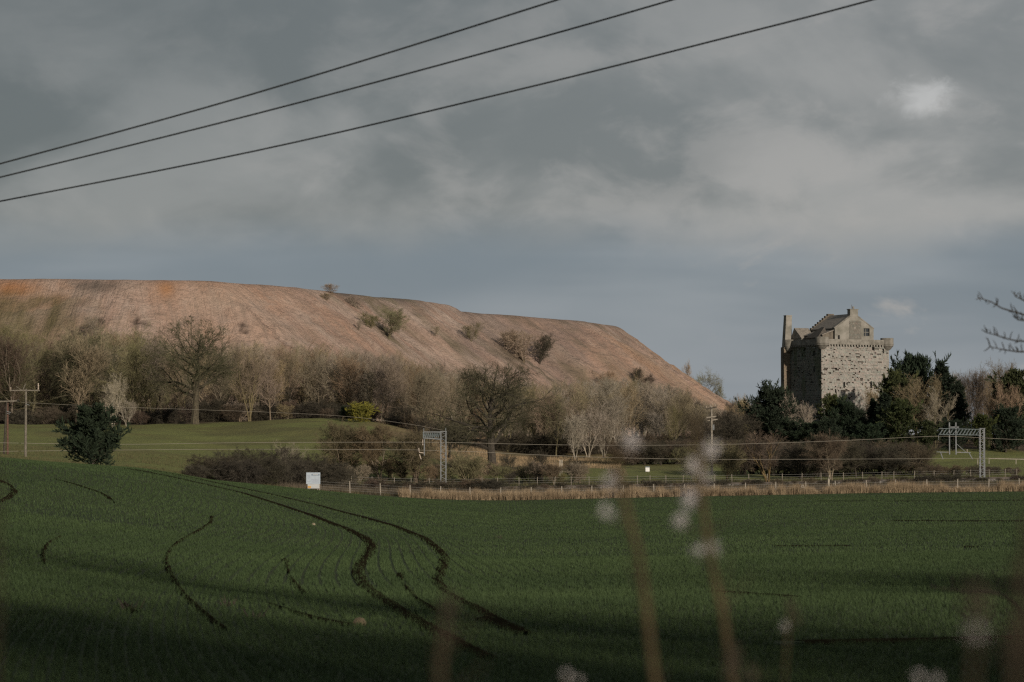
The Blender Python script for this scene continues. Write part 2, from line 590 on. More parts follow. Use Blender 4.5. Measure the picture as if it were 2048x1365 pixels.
def make_ground():
    for name, sel, m in (('field', is_field, M_FIELD), ('ground', ~is_field, M_GROUND)):
        v, q, u = compact(V, Q[sel])
        me = mesh_np(name, v, q, m, smooth=True)
        if name == 'field':
            a = me.attributes.new('row', 'FLOAT', 'POINT')
            a.data.foreach_set('value', row_field(v[:, 0], v[:, 1]).astype(np.float32))
        else:
            X, Y = v[:, 0], v[:, 1]
            P = 1024 + F * X / np.maximum(Y, 14)
            col = np.empty((len(v), 4), np.float32)
            green = np.array([0.165, 0.180, 0.062]); rough = np.array([0.080, 0.078, 0.042])
            litter = np.array([0.070, 0.050, 0.032]); straw = np.array([0.22, 0.165, 0.095])
            dark = np.array([0.05, 0.055, 0.025])
            nz = vnoise(X / 14, Y / 14, 3, seed=2)
            base = np.where(((Y < 334) & (P > 575))[:, None], rough, green)
            # golf fairway on the left mound, straw-coloured rough beyond its right shoulder
            w = np.clip((P - 740 + (nz - 0.5) * 160) / 60, 0, 1) * np.clip((1240 - P) / 60, 0, 1) * np.clip((Y - 372) / 12, 0, 1)
            base = base * (1 - w[:, None]) + straw * w[:, None]
            w = np.clip((nz - 0.60) / 0.08, 0, 1) * 0.55 * (Y > 334)
            base = base * (1 - w[:, None]) + np.array([0.13, 0.115, 0.05]) * w[:, None]
            wood_edge = np.interp(P, [-600, 0, 130, 388, 600, 760, 860, 1000, 1200, 1450, 1500, 2048], [430, 430, 437, 432, 440, 442, 425, 438, 470, 470, 432, 432])
            w = np.clip((Y - wood_edge) / 6, 0, 1)
            base = base * (1 - w[:, None]) + litter * w[:, None]
            col[:, :3] = base
            col[:, 3] = 1
            a = me.attributes.new('tone', 'FLOAT_COLOR', 'POINT')
            a.data.foreach_set('color', col.ravel())
        tag(link(name, me), kind='structure')


make_ground()


# ------------------------------------------------------------------ the bing
def bing_material():
    m = bpy.data.materials.new('burnt_shale')
    m.use_nodes = True
    t = NT(m.node_tree)
    co = t.n('ShaderNodeTexCoord').outputs['Object']
    uv = t.n('ShaderNodeUVMap', uv_map='slope').outputs[0]
    s1 = t.noise(t.n('ShaderNodeMapping', {0: uv, 3: (0.9, 0.16, 1)}).outputs[0], 1.0, 5, 0.6, 0.25)
    s2 = t.noise(t.n('ShaderNodeMapping', {0: uv, 1: (5.2, 3, 0), 3: (3.2, 0.35, 1)}).outputs[0], 1.0, 5, 0.65, 0.2)
    s3 = t.noise(t.n('ShaderNodeMapping', {0: uv, 1: (9.2, 1, 0), 3: (9.0, 0.9, 1)}).outputs[0], 1.0, 4, 0.7, 0.1)
    big = t.noise(co, 0.018, 4, 0.55)
    fine = t.noise(co, 0.55, 6, 0.75)
    tiny = t.noise(co, 2.5, 4, 0.7)
    c = t.mix(t.ramp(s1, 0.36, 0.64), (0.350, 0.238, 0.188), (0.440, 0.345, 0.292))  # streak contrast also stands in for the shaded sides of the gully ribs
    c = t.mix(t.math('MULTIPLY', t.ramp(big, 0.50, 0.66), 0.55), c, (0.440, 0.270, 0.185))
    c = t.mix(t.math('MULTIPLY', t.ramp(s2, 0.50, 0.68), 0.55), c, (0.250, 0.195, 0.160))
    c = t.mix(t.math('MULTIPLY', t.ramp(s3, 0.55, 0.75), 0.35), c, (0.40, 0.315, 0.255))
    c = t.mix(t.math('MULTIPLY', t.ramp(fine, 0.46, 0.64), 0.50), c, (0.22, 0.165, 0.128))
    med = t.noise(co, 0.13, 5, 0.65)
    c = t.mix(t.math('MULTIPLY', t.ramp(med, 0.50, 0.66), 0.45), c, (0.42, 0.335, 0.275))
    c = t.mix(t.math('MULTIPLY', t.ramp(med, 0.50, 0.36), 0.40), c, (0.26, 0.195, 0.15))
    sp = t.math('MULTIPLY', t.ramp(tiny, 0.56, 0.68), 0.55)
    c = t.mix(sp, c, (0.48, 0.41, 0.36))
    # extra tones for what grows and weathers there, and a darker second tier
    tone = t.n('ShaderNodeAttribute', attribute_name='tone')
    w = t.math('MULTIPLY', tone.outputs['Alpha'], t.math('ADD', 0.55, t.math('MULTIPLY', s2, 0.8)), True)
    c = t.mix(w, c, tone.outputs['Color'])
    b = t.n('ShaderNodeBsdfPrincipled', {'Base Color': c, 'Roughness': 0.95, 'Specular IOR Level': 0.1})
    bp = t.n('ShaderNodeBump', {'Strength': 1.0, 'Distance': 1.2, 'Height': t.math('ADD', fine, t.math('MULTIPLY', s3, 0.7))})
    t.t.links.new(bp.outputs[0], b.inputs['Normal'])
    t.n('ShaderNodeOutputMaterial', {0: b.outputs[0]})
    return m


def make_bing():
    bx = np.unique(np.concatenate([np.linspace(-500, -200, 60), np.arange(-200, 130, 1.15)]))
    by = np.unique(np.concatenate([np.arange(560, 1080, 1.35), np.linspace(1080, 1500, 40)]))
    Xg, Yg = np.meshgrid(bx, by, indexing='ij')
    Z, d, s = bing(Xg, Yg)
    G = ground0(Xg, Yg)
    # eroded scars on the front slope
    tone = np.zeros(Xg.shape + (4,), np.float32)
    for px, py, wx, wy in SCARS:
        p = cast(px, py)
        q = np.sqrt(((Xg - p.x) / (wx * 0.5)) ** 2 + ((Yg - p.y) / (wy * 0.5)) ** 2) + (vnoise(Xg / 1.5, Yg / 1.5, 2) - .5) * 1.2
        dent = np.clip(1 - q, 0, 1)
        Z -= dent * 1.2
        tone[..., 3] = np.maximum(tone[..., 3], np.clip(dent * 1.6, 0, 0.9))
        tone[..., :3] = np.where((dent > 0)[..., None], (0.05, 0.035, 0.028), tone[..., :3])
    V = np.stack([Xg, Yg, Z], -1).reshape(-1, 3)
    nx, ny = len(bx), len(by)
    I = np.arange(nx * ny).reshape(nx, ny)
    Q = np.stack([I[:-1, :-1], I[1:, :-1], I[1:, 1:], I[:-1, 1:]], -1).reshape(-1, 4)
    up = (Z - G).ravel()
    keep = up[Q].max(1) > -3
    P = 1024 + F * Xg / Yg
    PY = 870 - F * (Z - EYE) / Yg
    # olive scrub low down and on the left shoulder, grey weathering at the brink, orange burnt patches
    nz = vnoise(s / 14, d / 24, 4, seed=21)
    nf = vnoise(Xg / 5, Yg / 5, 3, seed=23)
    def put(w, colr):
        w = np.clip(w, 0, 1)[..., None]
        a = tone[..., 3:4]
        na = np.maximum(a, w)
        tone[..., :3] = np.where(w > 0.02, np.where(a > 0.02, tone[..., :3] * (1 - w) + np.array(colr) * w, colr), tone[..., :3])
        tone[..., 3:4] = na
    brink = np.clip(1 - d / 9, 0, 1)
    put(brink * np.clip((vnoise(s / 22, 0 * s, 3, seed=31) - 0.46) * 7, 0, 1) * 0.85 * (P > 520), (0.11, 0.095, 0.085))
    put(np.clip((vnoise(s / 18, d / 60, 3, seed=37) - 0.55) * 8, 0, 1) * np.clip(1 - abs(d - 10) / 22, 0, 1) * (P > 930) * 0.8, (0.13, 0.11, 0.11))
    put((P > 915) * (P < 1150) * np.clip((vnoise(s / 9, d / 60, 3, seed=77) - 0.38) * 5, 0, 1) * np.clip(1 - abs(d - 16) / 34, 0, 1) * 0.7, (0.20, 0.155, 0.135))
    put((s > S_TIER) * (P < 1160) * (0.30 + 0.45 * vnoise(s / 12, d / 80, 3, seed=81)), (0.225, 0.168, 0.145))
    put(np.exp(-((P - 25) / 60) ** 2 - ((PY - 580) / 22) ** 2) * 1.1, (0.36, 0.185, 0.095))
    put(np.exp(-((P - 330) / 22) ** 2 - ((PY - 578) / 18) ** 2) * 1.0, (0.38, 0.205, 0.11))
    put(np.exp(-((P - 185) / 60) ** 2 - ((PY - 572) / 12) ** 2) * 0.9, (0.12, 0.10, 0.085))
    put(np.clip((nz - 0.42) * 5, 0, 1) * np.clip((PY - 575) / 25, 0, 1) * np.clip((215 - P) / 110, 0, 1) * 0.9, (0.135, 0.115, 0.060))
    put(np.exp(-((P - 175) / 30) ** 2 - ((PY - 620) / 14) ** 2) * 0.7, (0.36, 0.29, 0.26))
    put(np.exp(-((P - 440) / 60) ** 2 - ((PY - 600) / 22) ** 2) * 0.5, (0.42, 0.32, 0.25))
    put(np.clip((nz - 0.40) * 4, 0, 1) * np.clip((P - 560) / 120, 0, 1) * np.clip((PY - 598 - 0.13 * (P - 560)) / 50, 0, 1) * np.clip((1300 - P) / 100, 0, 1) * 0.95, (0.165, 0.135, 0.092))
    put(np.clip((nz - 0.44) * 7, 0, 1) * np.clip((P - 640) / 60, 0, 1) * np.clip((900 - P) / 100, 0, 1) * np.clip((nf - .35) * 4, 0, 1) * 0.75, (0.125, 0.115, 0.065))
    put(np.clip((nz - 0.42) * 6, 0, 1) * np.clip((P - 950) / 60, 0, 1) * np.clip((1400 - P) / 200, 0, 1) * np.clip((nf - .3) * 4, 0, 1) * 0.8, (0.150, 0.122, 0.092))
    put(np.clip((P - 1150) / 120, 0, 1) * np.clip((vnoise(s / 10, d / 40, 3, seed=41) - 0.35) * 3, 0, 1) * 0.55, (0.33, 0.215, 0.135))
    v, q, u = compact(V, Q[keep])
    me = mesh_np('bing', v, q, bing_material(), smooth=True)
    a = me.attributes.new('tone', 'FLOAT_COLOR', 'POINT')
    a.data.foreach_set('color', tone.reshape(-1, 4)[u].astype(np.float32).ravel())
    uvl = me.uv_layers.new(name='slope')
    st = np.stack([s.ravel()[u] / 10, d.ravel()[u] / 10], -1).astype(np.float32)
    uvl.data.foreach_set('uv', st[q.ravel()].ravel())
    tag(link('shale_hill', me), kind='structure')


make_bing()
# ------------------------------------------------------------------ trees
def rail_y(x):
    return 312 + 0.18 * (x + 9)


def unit(v):
    return v / np.maximum(np.linalg.norm(v, axis=-1, keepdims=True), 1e-9)


def tubes(P, R, sides):
    """P (N,K,3) polylines, R (N,K) radii -> V, quads"""
    N, K, _ = P.shape
    T = np.empty_like(P)
    T[:, 1:-1] = P[:, 2:] - P[:, :-2]
    T[:, 0] = P[:, 1] - P[:, 0]
    T[:, -1] = P[:, -1] - P[:, -2]
    T = unit(T)
    ref = np.tile(np.array([0.31, 0.17, 0.93]), (N, 1))
    par = np.abs((T[:, 0] * ref).sum(-1)) > 0.93
    ref[par] = np.array([0.9, 0.3, 0.1])
    ref = np.repeat(ref[:, None], K, 1)
    A = unit(np.cross(T, ref))
    B = np.cross(T, A)
    th = np.arange(sides) / sides * 2 * np.pi
    ring = A[:, :, None] * np.cos(th)[None, None, :, None] + B[:, :, None] * np.sin(th)[None, None, :, None]
    V = P[:, :, None] + ring * R[:, :, None, None]
    I = np.arange(N * K * sides).reshape(N, K, sides)
    a = I[:, :-1]; b = np.roll(I, -1, 2)[:, :-1]
    c = np.roll(I, -1, 2)[:, 1:]; d = I[:, 1:]
    return V.reshape(-1, 3), np.stack([a, b, c, d], -1).reshape(-1, 4)


def spikes(O, D, L, W):
    """three-sided tapering twigs (tetrahedra without a base)"""
    N = len(O)
    ref = rng.normal(size=(N, 3))
    A = unit(np.cross(D, ref)); B = np.cross(D, A)
    pts = [O + (A * math.cos(t) + B * math.sin(t)) * W[:, None] for t in (0, 2.094, 4.189)]
    tip = O + D * L[:, None]
    V = np.stack(pts + [tip], 1).reshape(-1, 3)
    i = np.arange(N) * 4
    T = np.concatenate([np.stack([i, i + 1, i + 3], -1), np.stack([i + 1, i + 2, i + 3], -1), np.stack([i + 2, i, i + 3], -1)])
    return V, T


def leaves(O, D, L, W):
    """pointed needle sprays: two triangles folded along the rib"""
    N = len(O)
    ref = rng.normal(size=(N, 3))
    A = unit(np.cross(D, ref)); B = np.cross(D, A)
    mid = O + D * (L * 0.45)[:, None]
    V = np.stack([O, mid + A * W[:, None] + B * (W * 0.3)[:, None], O + D * L[:, None], mid - A * W[:, None] + B * (W * 0.3)[:, None]], 1).reshape(-1, 3)
    i = np.arange(N) * 4
    return V, np.concatenate([np.stack([i, i + 1, i + 2], -1), np.stack([i, i + 2, i + 3], -1)])


def grow(O, D, L, R0, R1, segs, wander, up):
    N = len(O)
    P = np.empty((N, segs + 1, 3))
    P[:, 0] = O
    d = D.copy()
    for k in range(segs):
        d = unit(d + rng.normal(size=(N, 3)) * wander + np.array([0, 0, 1.0]) * up)
        P[:, k + 1] = P[:, k] + d * (L / segs)[:, None]
    f = np.linspace(0, 1, segs + 1)[None]
    R = R0[:, None] * (1 - f) + R1[:, None] * f
    return P, R


def branch_off(P, R, L, n, t0, t1, ang, angv, ratio_, ratv, shape=None, power=1.0):
    """n children along each polyline"""
    N, K, _ = P.shape
    idx = np.repeat(np.arange(N), n)
    t = t0 + (t1 - t0) * ((np.tile(np.arange(n), N) + rng.random(N * n)) / n) ** power
    x = t * (K - 1)
    k = np.minimum(x.astype(int), K - 2)
    f = (x - k)[:, None]
    O = P[idx, k] * (1 - f) + P[idx, k + 1] * f
    T = unit(P[idx, k + 1] - P[idx, k])
    r = R[idx, k] * (1 - f[:, 0]) + R[idx, k + 1] * f[:, 0]
    az = rng.random(N * n) * 2 * np.pi
    if n > 3:
        az = np.tile(np.arange(n), N) * 2.4 + rng.random(N * n) * 1.2
    ref = np.tile(np.array([0.0, 0.0, 1.0]), (len(T), 1))
    ref[np.abs(T[:, 2]) > 0.95] = (1, 0, 0)
    A = unit(np.cross(T, ref)); B = np.cross(T, A)
    side = A * np.cos(az)[:, None] + B * np.sin(az)[:, None]
    a = np.radians(ang + rng.normal(size=len(T)) * angv)
    D = unit(T * np.cos(a)[:, None] + side * np.sin(a)[:, None])
    s = np.ones(len(t)) if shape is None else shape((t - t0) / (t1 - t0))
    Lc = L[idx] * ratio_ * s * (1 + rng.normal(size=len(t)) * ratv)
    return O, D, np.abs(Lc) + 0.05, r


class Tree:
    """grows one tree: boles and limbs go to the trunk mesh, the finer growth to the crown"""
    def __init__(s):
        s.tv, s.tf, s.cv, s.cf = [], [], [], []
        s.nt = s.nc = 0

    def add(s, V, Fc, trunk):
        if Fc.shape[1] == 4:
            Fc = np.concatenate([Fc[:, [0, 1, 2]], Fc[:, [0, 2, 3]]])
        if trunk:
            s.tv.append(V); s.tf.append(Fc + s.nt); s.nt += len(V)
        else:
            s.cv.append(V); s.cf.append(Fc + s.nc); s.nc += len(V)

    def build(s, name, mt, mc):
        a = mesh_np(name + '_trunk', np.concatenate(s.tv), np.concatenate(s.tf), mt)
        b = mesh_np(name + '_crown', np.concatenate(s.cv), np.concatenate(s.cf), mc)
        return a, b


def reach(O, D, env):
    """distance from O along D to the outline of the crown, an ellipsoid (centre height, half width, half height)"""
    cz, rx, rz = env
    sc = np.array([1 / rx, 1 / rx, 1 / rz])
    o = (O - np.array([0, 0, cz])) * sc
    d = D * sc
    a = (d * d).sum(1); b = (o * d).sum(1); c = (o * o).sum(1) - 1
    t = (-b + np.sqrt(np.maximum(b * b - a * c, 0))) / a
    return np.clip(t, 0.35, None)


def bare_tree(H, R, stems=1, spread=0.0, fork=0.3, limbs=14, ang=48, subs=8, twigs=9, fine=4, lratio=0.42, up=0.10,
              twig_w=0.014, shape=None, wander=0.16, sway=0.05, flare=1.25, tl=(0.45, 0.42, 0.5), lwander=None, limb_r=0.022, sub_r=0.05, env=None):
    """all sizes in metres; stems > 1 makes a many-stemmed bush"""
    t = Tree()
    if shape is None:
        shape = lambda u: 0.45 + 1.0 * np.sin(np.pi * np.clip(u * 0.85 + 0.12, 0, 1))
    a = rng.random(stems) * 2 * np.pi + np.arange(stems) * 2.4
    O = np.stack([np.cos(a), np.sin(a), 0 * a], -1) * (0.12 * (stems > 1)) * H * 0.15
    D = unit(np.stack([np.cos(a) * spread, np.sin(a) * spread, np.ones(stems)], -1))
    L = np.full(stems, H) * (1 - 0.25 * rng.random(stems) * (stems > 1))
    P, Rr = grow(O, D, L, np.full(stems, R), np.full(stems, R * 0.10), 10, sway, 0.05 if stems > 1 else 0.02)
    Rr[:, 0] *= flare
    P[:, 0, 2] -= 0.5
    V, q = tubes(P, Rr, 7 if stems == 1 else 5)
    t.add(V, q, True)
    O, D, Lc, r = branch_off(P, Rr, L, limbs, fork, 0.98, ang, 9, lratio, 0.15, shape)
    if env: Lc = reach(O, D, env) * (0.82 + 0.12 * rng.random(len(O)))
    P1, R1 = grow(O, D, Lc, np.minimum(r * 0.62, limb_r * Lc + 0.02), np.full(len(O), 0.018), 6, wander if lwander is None else lwander, up)
    V, q = tubes(P1, R1, 4)
    t.add(V, q, True)
    O, D, L2, r = branch_off(P1, R1, Lc, subs, 0.15, 1.0, 42, 12, tl[0], 0.2, lambda u: 1.1 - 0.5 * u)
    if env: L2 = np.minimum(L2, reach(O, D, env))
    P2, R2 = grow(O, D, L2, np.minimum(r * 0.7, sub_r), np.full(len(O), 0.014), 4, wander, up)
    V, q = tubes(P2, R2, 3)
    t.add(V, q, False)
    O, D, L3, r = branch_off(P2, R2, L2, twigs, 0.1, 1.0, 40, 14, tl[1], 0.25, lambda u: 1.1 - 0.4 * u)
    P3, R3 = grow(O, D, L3, np.full(len(O), twig_w * 1.1), np.full(len(O), twig_w * 0.6), 2, wander, up * 0.7)
    V, q = tubes(P3, R3, 3)
    t.add(V, q, False)
    O, D, L4, r = branch_off(P3, R3, L3, fine, 0.1, 1.0, 36, 16, tl[2], 0.3, lambda u: 1.1 - 0.3 * u)
    L4 = np.clip(L4 * 1.3, 0.25, 1.3)
    V, q = spikes(O, D, L4, np.full(len(O), twig_w * 0.75))
    t.add(V, q, False)
    return t


def leafy_tree(H, W, boughs=46, subs=10, sprays=16, ang=75, up=0.0, base=0.12, spray_l=0.5, spray_w=0.07, profile=None, R=0.22, droop=0.0, plume=0.0, jit=0.25):
    """evergreen: boughs off a central stem, clothed in sprays"""
    t = Tree()
    P, Rr = grow(np.zeros((1, 3)), np.array([[0, 0, 1.0]]), np.array([H * 0.97]), np.array([R]), np.array([0.03]), 8, 0.03, 0.05)
    P[:, 0, 2] -= 0.5
    V, q = tubes(P, Rr, 6)
    t.add(V, q, True)
    if profile is None:
        profile = lambda u: 1.05 - 0.95 * u
    O, D, L1, r = branch_off(P, Rr, np.array([W]), boughs, base, 0.99, ang, 10, 1.0, jit, profile)
    P1, R1 = grow(O, D, L1, np.clip(r * 0.4, 0.02, 0.08), np.full(len(O), 0.012), 4, 0.12, up)
    V, q = tubes(P1, R1, 3)
    t.add(V, q, True)
    O, D, L2, r = branch_off(P1, R1, L1, subs, 0.12, 1.0, 45, 12, 0.38, 0.25, lambda u: 1.15 - 0.6 * u)
    P2, R2 = grow(O, D, np.maximum(L2, 0.25), np.full(len(O), 0.02), np.full(len(O), 0.008), 2, 0.15, up + plume)
    V, q = tubes(P2, R2, 3)
    t.add(V, q, False)
    O, D, L3, r = branch_off(P2, R2, np.maximum(L2, 0.3), sprays, 0.0, 1.0, 38, 18, 1.0, 0.2)
    L3 = spray_l * (0.6 + 0.8 * rng.random(len(O)))
    D = unit(D + np.array([0, 0, plume * 1.2 - droop]))
    V, q = leaves(O, D, L3, np.full(len(O), spray_w))
    t.add(V, q, False)
    return t


M_BARK = mat('bark_grey_brown', (0.165, 0.135, 0.095), var=0.35, scale=6, obj_var=0.5)
M_TWIG_TAN = mat('twigs_tan', (0.240, 0.190, 0.127), var=0.3, scale=1.2, obj_var=0.8)
M_TWIG_OLIVE = mat('twigs_olive', (0.150, 0.138, 0.066), var=0.3, scale=1.2, obj_var=0.5)
M_TWIG_RED = mat('twigs_red_brown', (0.108, 0.084, 0.060), var=0.3, scale=1.2, obj_var=0.6)
M_TWIG_PALE = mat('twigs_pale_grey', (0.27, 0.235, 0.185), var=0.25, scale=1.2, obj_var=0.5)
M_TWIG_DARK = mat('twigs_dark', (0.056, 0.050, 0.034), var=0.3, scale=1.2, obj_var=0.5)
M_BARK_DARK = mat('bark_dark', (0.055, 0.047, 0.036), var=0.4, scale=5, obj_var=0.3)
M_BARK_PALE = mat('bark_pale', (0.30, 0.27, 0.215), var=0.35, scale=5, obj_var=0.3)
M_BARK_MOSS = mat('bark_mossy', (0.155, 0.140, 0.070), var=0.4, scale=4, col2=(0.095, 0.075, 0.048), obj_var=0.3)
M_EVER = mat('conifer_green', (0.021, 0.034, 0.017), var=0.5, scale=1.5, col2=(0.010, 0.018, 0.010), obj_var=0.3)
M_EVER_YEL = mat('evergreen_olive', (0.052, 0.064, 0.018), var=0.5, scale=1.2, col2=(0.022, 0.032, 0.012), obj_var=0.4)
M_GORSE = mat('gorse_yellow_green', (0.21, 0.19, 0.030), var=0.5, scale=1.5, col2=(0.10, 0.105, 0.022))

oval = lambda u: 0.45 + 0.95 * np.sin(np.pi * np.clip(u * 0.85 + 0.12, 0, 1))
oak_shape = lambda u: 0.75 + 0.50 * np.sin(np.pi * np.clip(u * 0.9, 0, 1)) - 0.28 * u

LIB = {}


def lib(key, tree, mt, mc):
    LIB[key] = tree.build(key, mt, mc)


# slender trees of the wood, upswept and dense
for i in range(4):
    lib('wood%d' % i, bare_tree(13, 0.17, limbs=20, fork=0.22, ang=34 + 4 * i, lratio=0.36, up=0.16, subs=8, twigs=8, fine=5, sway=0.07, tl=(0.46, 0.42, 0.5)), M_BARK, M_TWIG_TAN)
for i in range(2):
    lib('multi%d' % i, bare_tree(12, 0.12, stems=4, spread=0.28, limbs=8, fork=0.25, ang=30, lratio=0.34, up=0.2, subs=6, twigs=7, fine=5, sway=0.08), M_BARK_MOSS, M_TWIG_TAN)
lib('olive0', bare_tree(14, 0.26, limbs=18, fork=0.2, ang=52, lratio=0.40, up=0.05, subs=9, twigs=9, fine=5, wander=0.24, sway=0.09), M_BARK_MOSS, M_TWIG_OLIVE)
lib('olive1', bare_tree(13, 0.22, limbs=18, fork=0.18, ang=46, lratio=0.38, up=0.08, subs=9, twigs=8, fine=5, wander=0.22, sway=0.09), M_BARK_MOSS, M_TWIG_OLIVE)
lib('red0', bare_tree(12, 0.15, limbs=18, fork=0.2, ang=34, lratio=0.36, up=0.15, subs=8, twigs=8, fine=5), M_BARK, M_TWIG_RED)
lib('pale0', bare_tree(9, 0.10, stems=4, spread=0.35, limbs=9, fork=0.15, ang=26, lratio=0.38, up=0.10, subs=6, twigs=6, fine=4, twig_w=0.015), M_BARK_PALE, M_TWIG_PALE)
lib('pale1', bare_tree(11, 0.15, stems=2, spread=0.15, limbs=12, fork=0.18, ang=32, lratio=0.32, up=0.08, subs=7, twigs=6, fine=4, twig_w=0.015), M_BARK_PALE, M_TWIG_PALE)
M_OAKBARK = mat('oak_bark', (0.10, 0.088, 0.058), var=0.4, scale=4, col2=(0.045, 0.038, 0.028), obj_var=0.2)
M_TWIG_OAK = mat('oak_twigs', (0.068, 0.066, 0.035), var=0.3, scale=1.2, obj_var=0.3)
# oaks: a stout bole, heavy wandering limbs, a broad domed head
for i in range(3):
    lib('oak%d' % i, bare_tree(12.4, 0.58, limbs=24, fork=(0.30, 0.26, 0.22)[i], ang=60, lratio=0.50, up=(0.05, 0.03, 0.02)[i], subs=10, twigs=10, fine=4, shape=oak_shape,
                               wander=0.25, sway=0.045, tl=(0.46, 0.40, 0.55), twig_w=0.015, lwander=0.26, limb_r=0.040, sub_r=0.08, env=((9.2, 7.8, 5.9), (8.9, 8.2, 6.2), (8.8, 7.8, 5.9))[i]), M_OAKBARK if i != 1 else M_BARK_DARK, M_TWIG_OAK)
# scrub and hedge bushes
for i in range(3):
    lib('bush%d' % i, bare_tree(5, 0.07, stems=6, spread=0.55, limbs=8, fork=0.12, ang=38, lratio=0.38, up=0.06, subs=6, twigs=6, fine=4, wander=0.22, twig_w=0.010), (M_BARK_MOSS, M_BARK, M_BARK_DARK)[i], (M_TWIG_OLIVE, M_TWIG_TAN, M_TWIG_DARK)[i])
lib('redbush', bare_tree(4.5, 0.06, stems=7, spread=0.6, limbs=9, fork=0.1, ang=36, lratio=0.38, up=0.06, subs=7, twigs=7, fine=4, wander=0.22, twig_w=0.010), M_BARK_DARK, M_TWIG_RED)
lib('bramble', bare_tree(2.6, 0.035, stems=12, spread=1.1, limbs=8, fork=0.1, ang=50, lratio=0.5, up=-0.03, subs=6, twigs=6, fine=4, wander=0.3, twig_w=0.010), M_BARK_DARK, M_TWIG_DARK)
lib('hedgetree', bare_tree(6, 0.13, stems=3, spread=0.40, limbs=10, fork=0.22, ang=42, lratio=0.40, up=0.08, subs=8, twigs=8, fine=4, wander=0.2, twig_w=0.010), M_BARK_PALE, M_TWIG_TAN)
M_TWIG_BR = mat('twigs_brown', (0.125, 0.100, 0.062), var=0.3, scale=1.2, obj_var=0.5)
lib('hedgebig', bare_tree(7, 0.13, stems=4, spread=0.42, limbs=11, fork=0.18, ang=40, lratio=0.40, up=0.08, subs=9, twigs=9, fine=5, wander=0.22, twig_w=0.014), M_BARK, M_TWIG_BR)
lib('thorn', bare_tree(6, 0.16, stems=2, spread=0.25, limbs=14, fork=0.22, ang=55, lratio=0.45, up=0.04, subs=8, twigs=8, fine=5, wander=0.26, twig_w=0.010), M_BARK_DARK, M_TWIG_DARK)
lib('orange', bare_tree(6.5, 0.14, stems=4, spread=0.6, limbs=8, fork=0.3, ang=36, lratio=0.34, up=0.10, subs=7, twigs=7, fine=4, twig_w=0.010), mat('bark_ochre', (0.145, 0.105, 0.050), var=0.4, scale=4), M_TWIG_RED)
# evergreens
dome = lambda u: 0.55 + 0.6 * np.sin(np.pi * np.clip(u + 0.05, 0, 1)) - 0.25 * u
cone = lambda u: 1.1 - 1.0 * u
lib('spruce', leafy_tree(9, 2.9, boughs=60, ang=82, profile=cone, droop=0.3, up=0.03), M_BARK_DARK, M_EVER)
lib('cypress', leafy_tree(9, 3.4, boughs=52, ang=52, up=0.16, profile=dome, plume=0.35, spray_l=0.65), M_BARK_DARK, M_EVER)
lib('yew', leafy_tree(7, 3.4, boughs=56, ang=66, up=0.08, profile=dome, plume=0.1, base=0.05), M_BARK_DARK, M_EVER)
lib('holly', leafy_tree(8, 3.0, boughs=56, ang=60, up=0.08, profile=dome, base=0.06, spray_l=0.4, spray_w=0.08), M_BARK_DARK, M_EVER_YEL)
lib('pine', leafy_tree(7, 3.5, boughs=46, subs=14, spray_l=0.6, spray_w=0.09, ang=68, up=0.07, profile=lambda u: 1.05 - 0.15 * (u > 0.25) - 0.45 * u, plume=0.25, base=0.03, jit=0.40), M_BARK_DARK, M_EVER)
lib('gorse', leafy_tree(2.6, 2.0, boughs=70, subs=10, sprays=16, ang=66, up=0.08, profile=dome, base=0.02, spray_l=0.24, spray_w=0.045, R=0.08), M_BARK_DARK, M_GORSE)
LIB_H = {k: max(v[0].vertices and max(x.co.z for x in v[0].vertices), 1) for k, v in LIB.items()}
for k, v in LIB.items():
    co = np.empty(len(v[1].vertices) * 3, np.float32)
    v[1].vertices.foreach_get('co', co)
    LIB_H[k] = float(np.percentile(co[2::3], 99.5))


def plant(key, name, loc, h, label, cat, group=None, rz=None, wide=1.0, sink=0.0):
    s = h / LIB_H[key]
    o = empty(name, (loc[0], loc[1], loc[2] - sink), rng.random() * 6.28 if rz is None else rz, (s * wide, s * wide, s))
    link('trunk', LIB[key][0], o)
    link('crown', LIB[key][1], o)
    tag(o, label, cat, group)
    return o


def tree_px(key, name, px, top, label, base=None, d=None, cat='tree', group=None, rz=None, wide=1.0, sink=0.0):
    """stand a tree at photo column px, its foot at row `base` (or d metres out), its top at row `top`"""
    p = on(px, d) if d is not None else cast(px, base)
    h = EYE + ratio(px, top)[1] * p.y - p.z
    return plant(key, name, p, max(h, 0.6), label, cat, group, rz, wide, sink)


# -------- the trees one can point to
tree_px('oak0', 'oak_tree', 390, 636, 'tall domed bare oak with pale trunk at the top edge of the fairway', d=432, rz=0.4, wide=1.0)
tree_px('oak1', 'oak_tree', 985, 728, 'dark spreading bare oak behind the railway, right of the lattice mast', d=352, rz=2.0, wide=1.2)
tree_px('oak2', 'oak_tree', 166, 672, 'gnarled mossy bare oak behind the dark pine on the left', d=446, rz=1.0)
tree_px('oak2', 'oak_tree', 2, 690, 'gnarled mossy oak cut by the left edge of the photo', d=446, rz=3.9)
tree_px('olive0', 'bare_tree', 60, 660, 'greenish bare tree behind the pale pole on the left', d=452, rz=5.0)
tree_px('pine', 'pine_tree', 184, 812, 'dark bushy pine behind the crest of the field at left', d=262, rz=0.3, wide=1.15)
tree_px('pale0', 'pale_tree', 226, 748, 'pale fan shaped bare tree right of the dark pine', d=425, rz=0.5, wide=0.8)
tree_px('pale0', 'pale_tree', 254, 792, 'small pale bare tree beside the taller pale fan shaped one', d=428, rz=2.2, wide=0.9)
tree_px('gorse', 'gorse_bush', 722, 806, 'bright yellow green gorse bush on top of the grassy mound', d=433, cat='bush', wide=1.25)
tree_px('yew', 'dark_bush', 688, 812, 'dark evergreen bush left of the yellow gorse', d=436, cat='bush', wide=0.7)
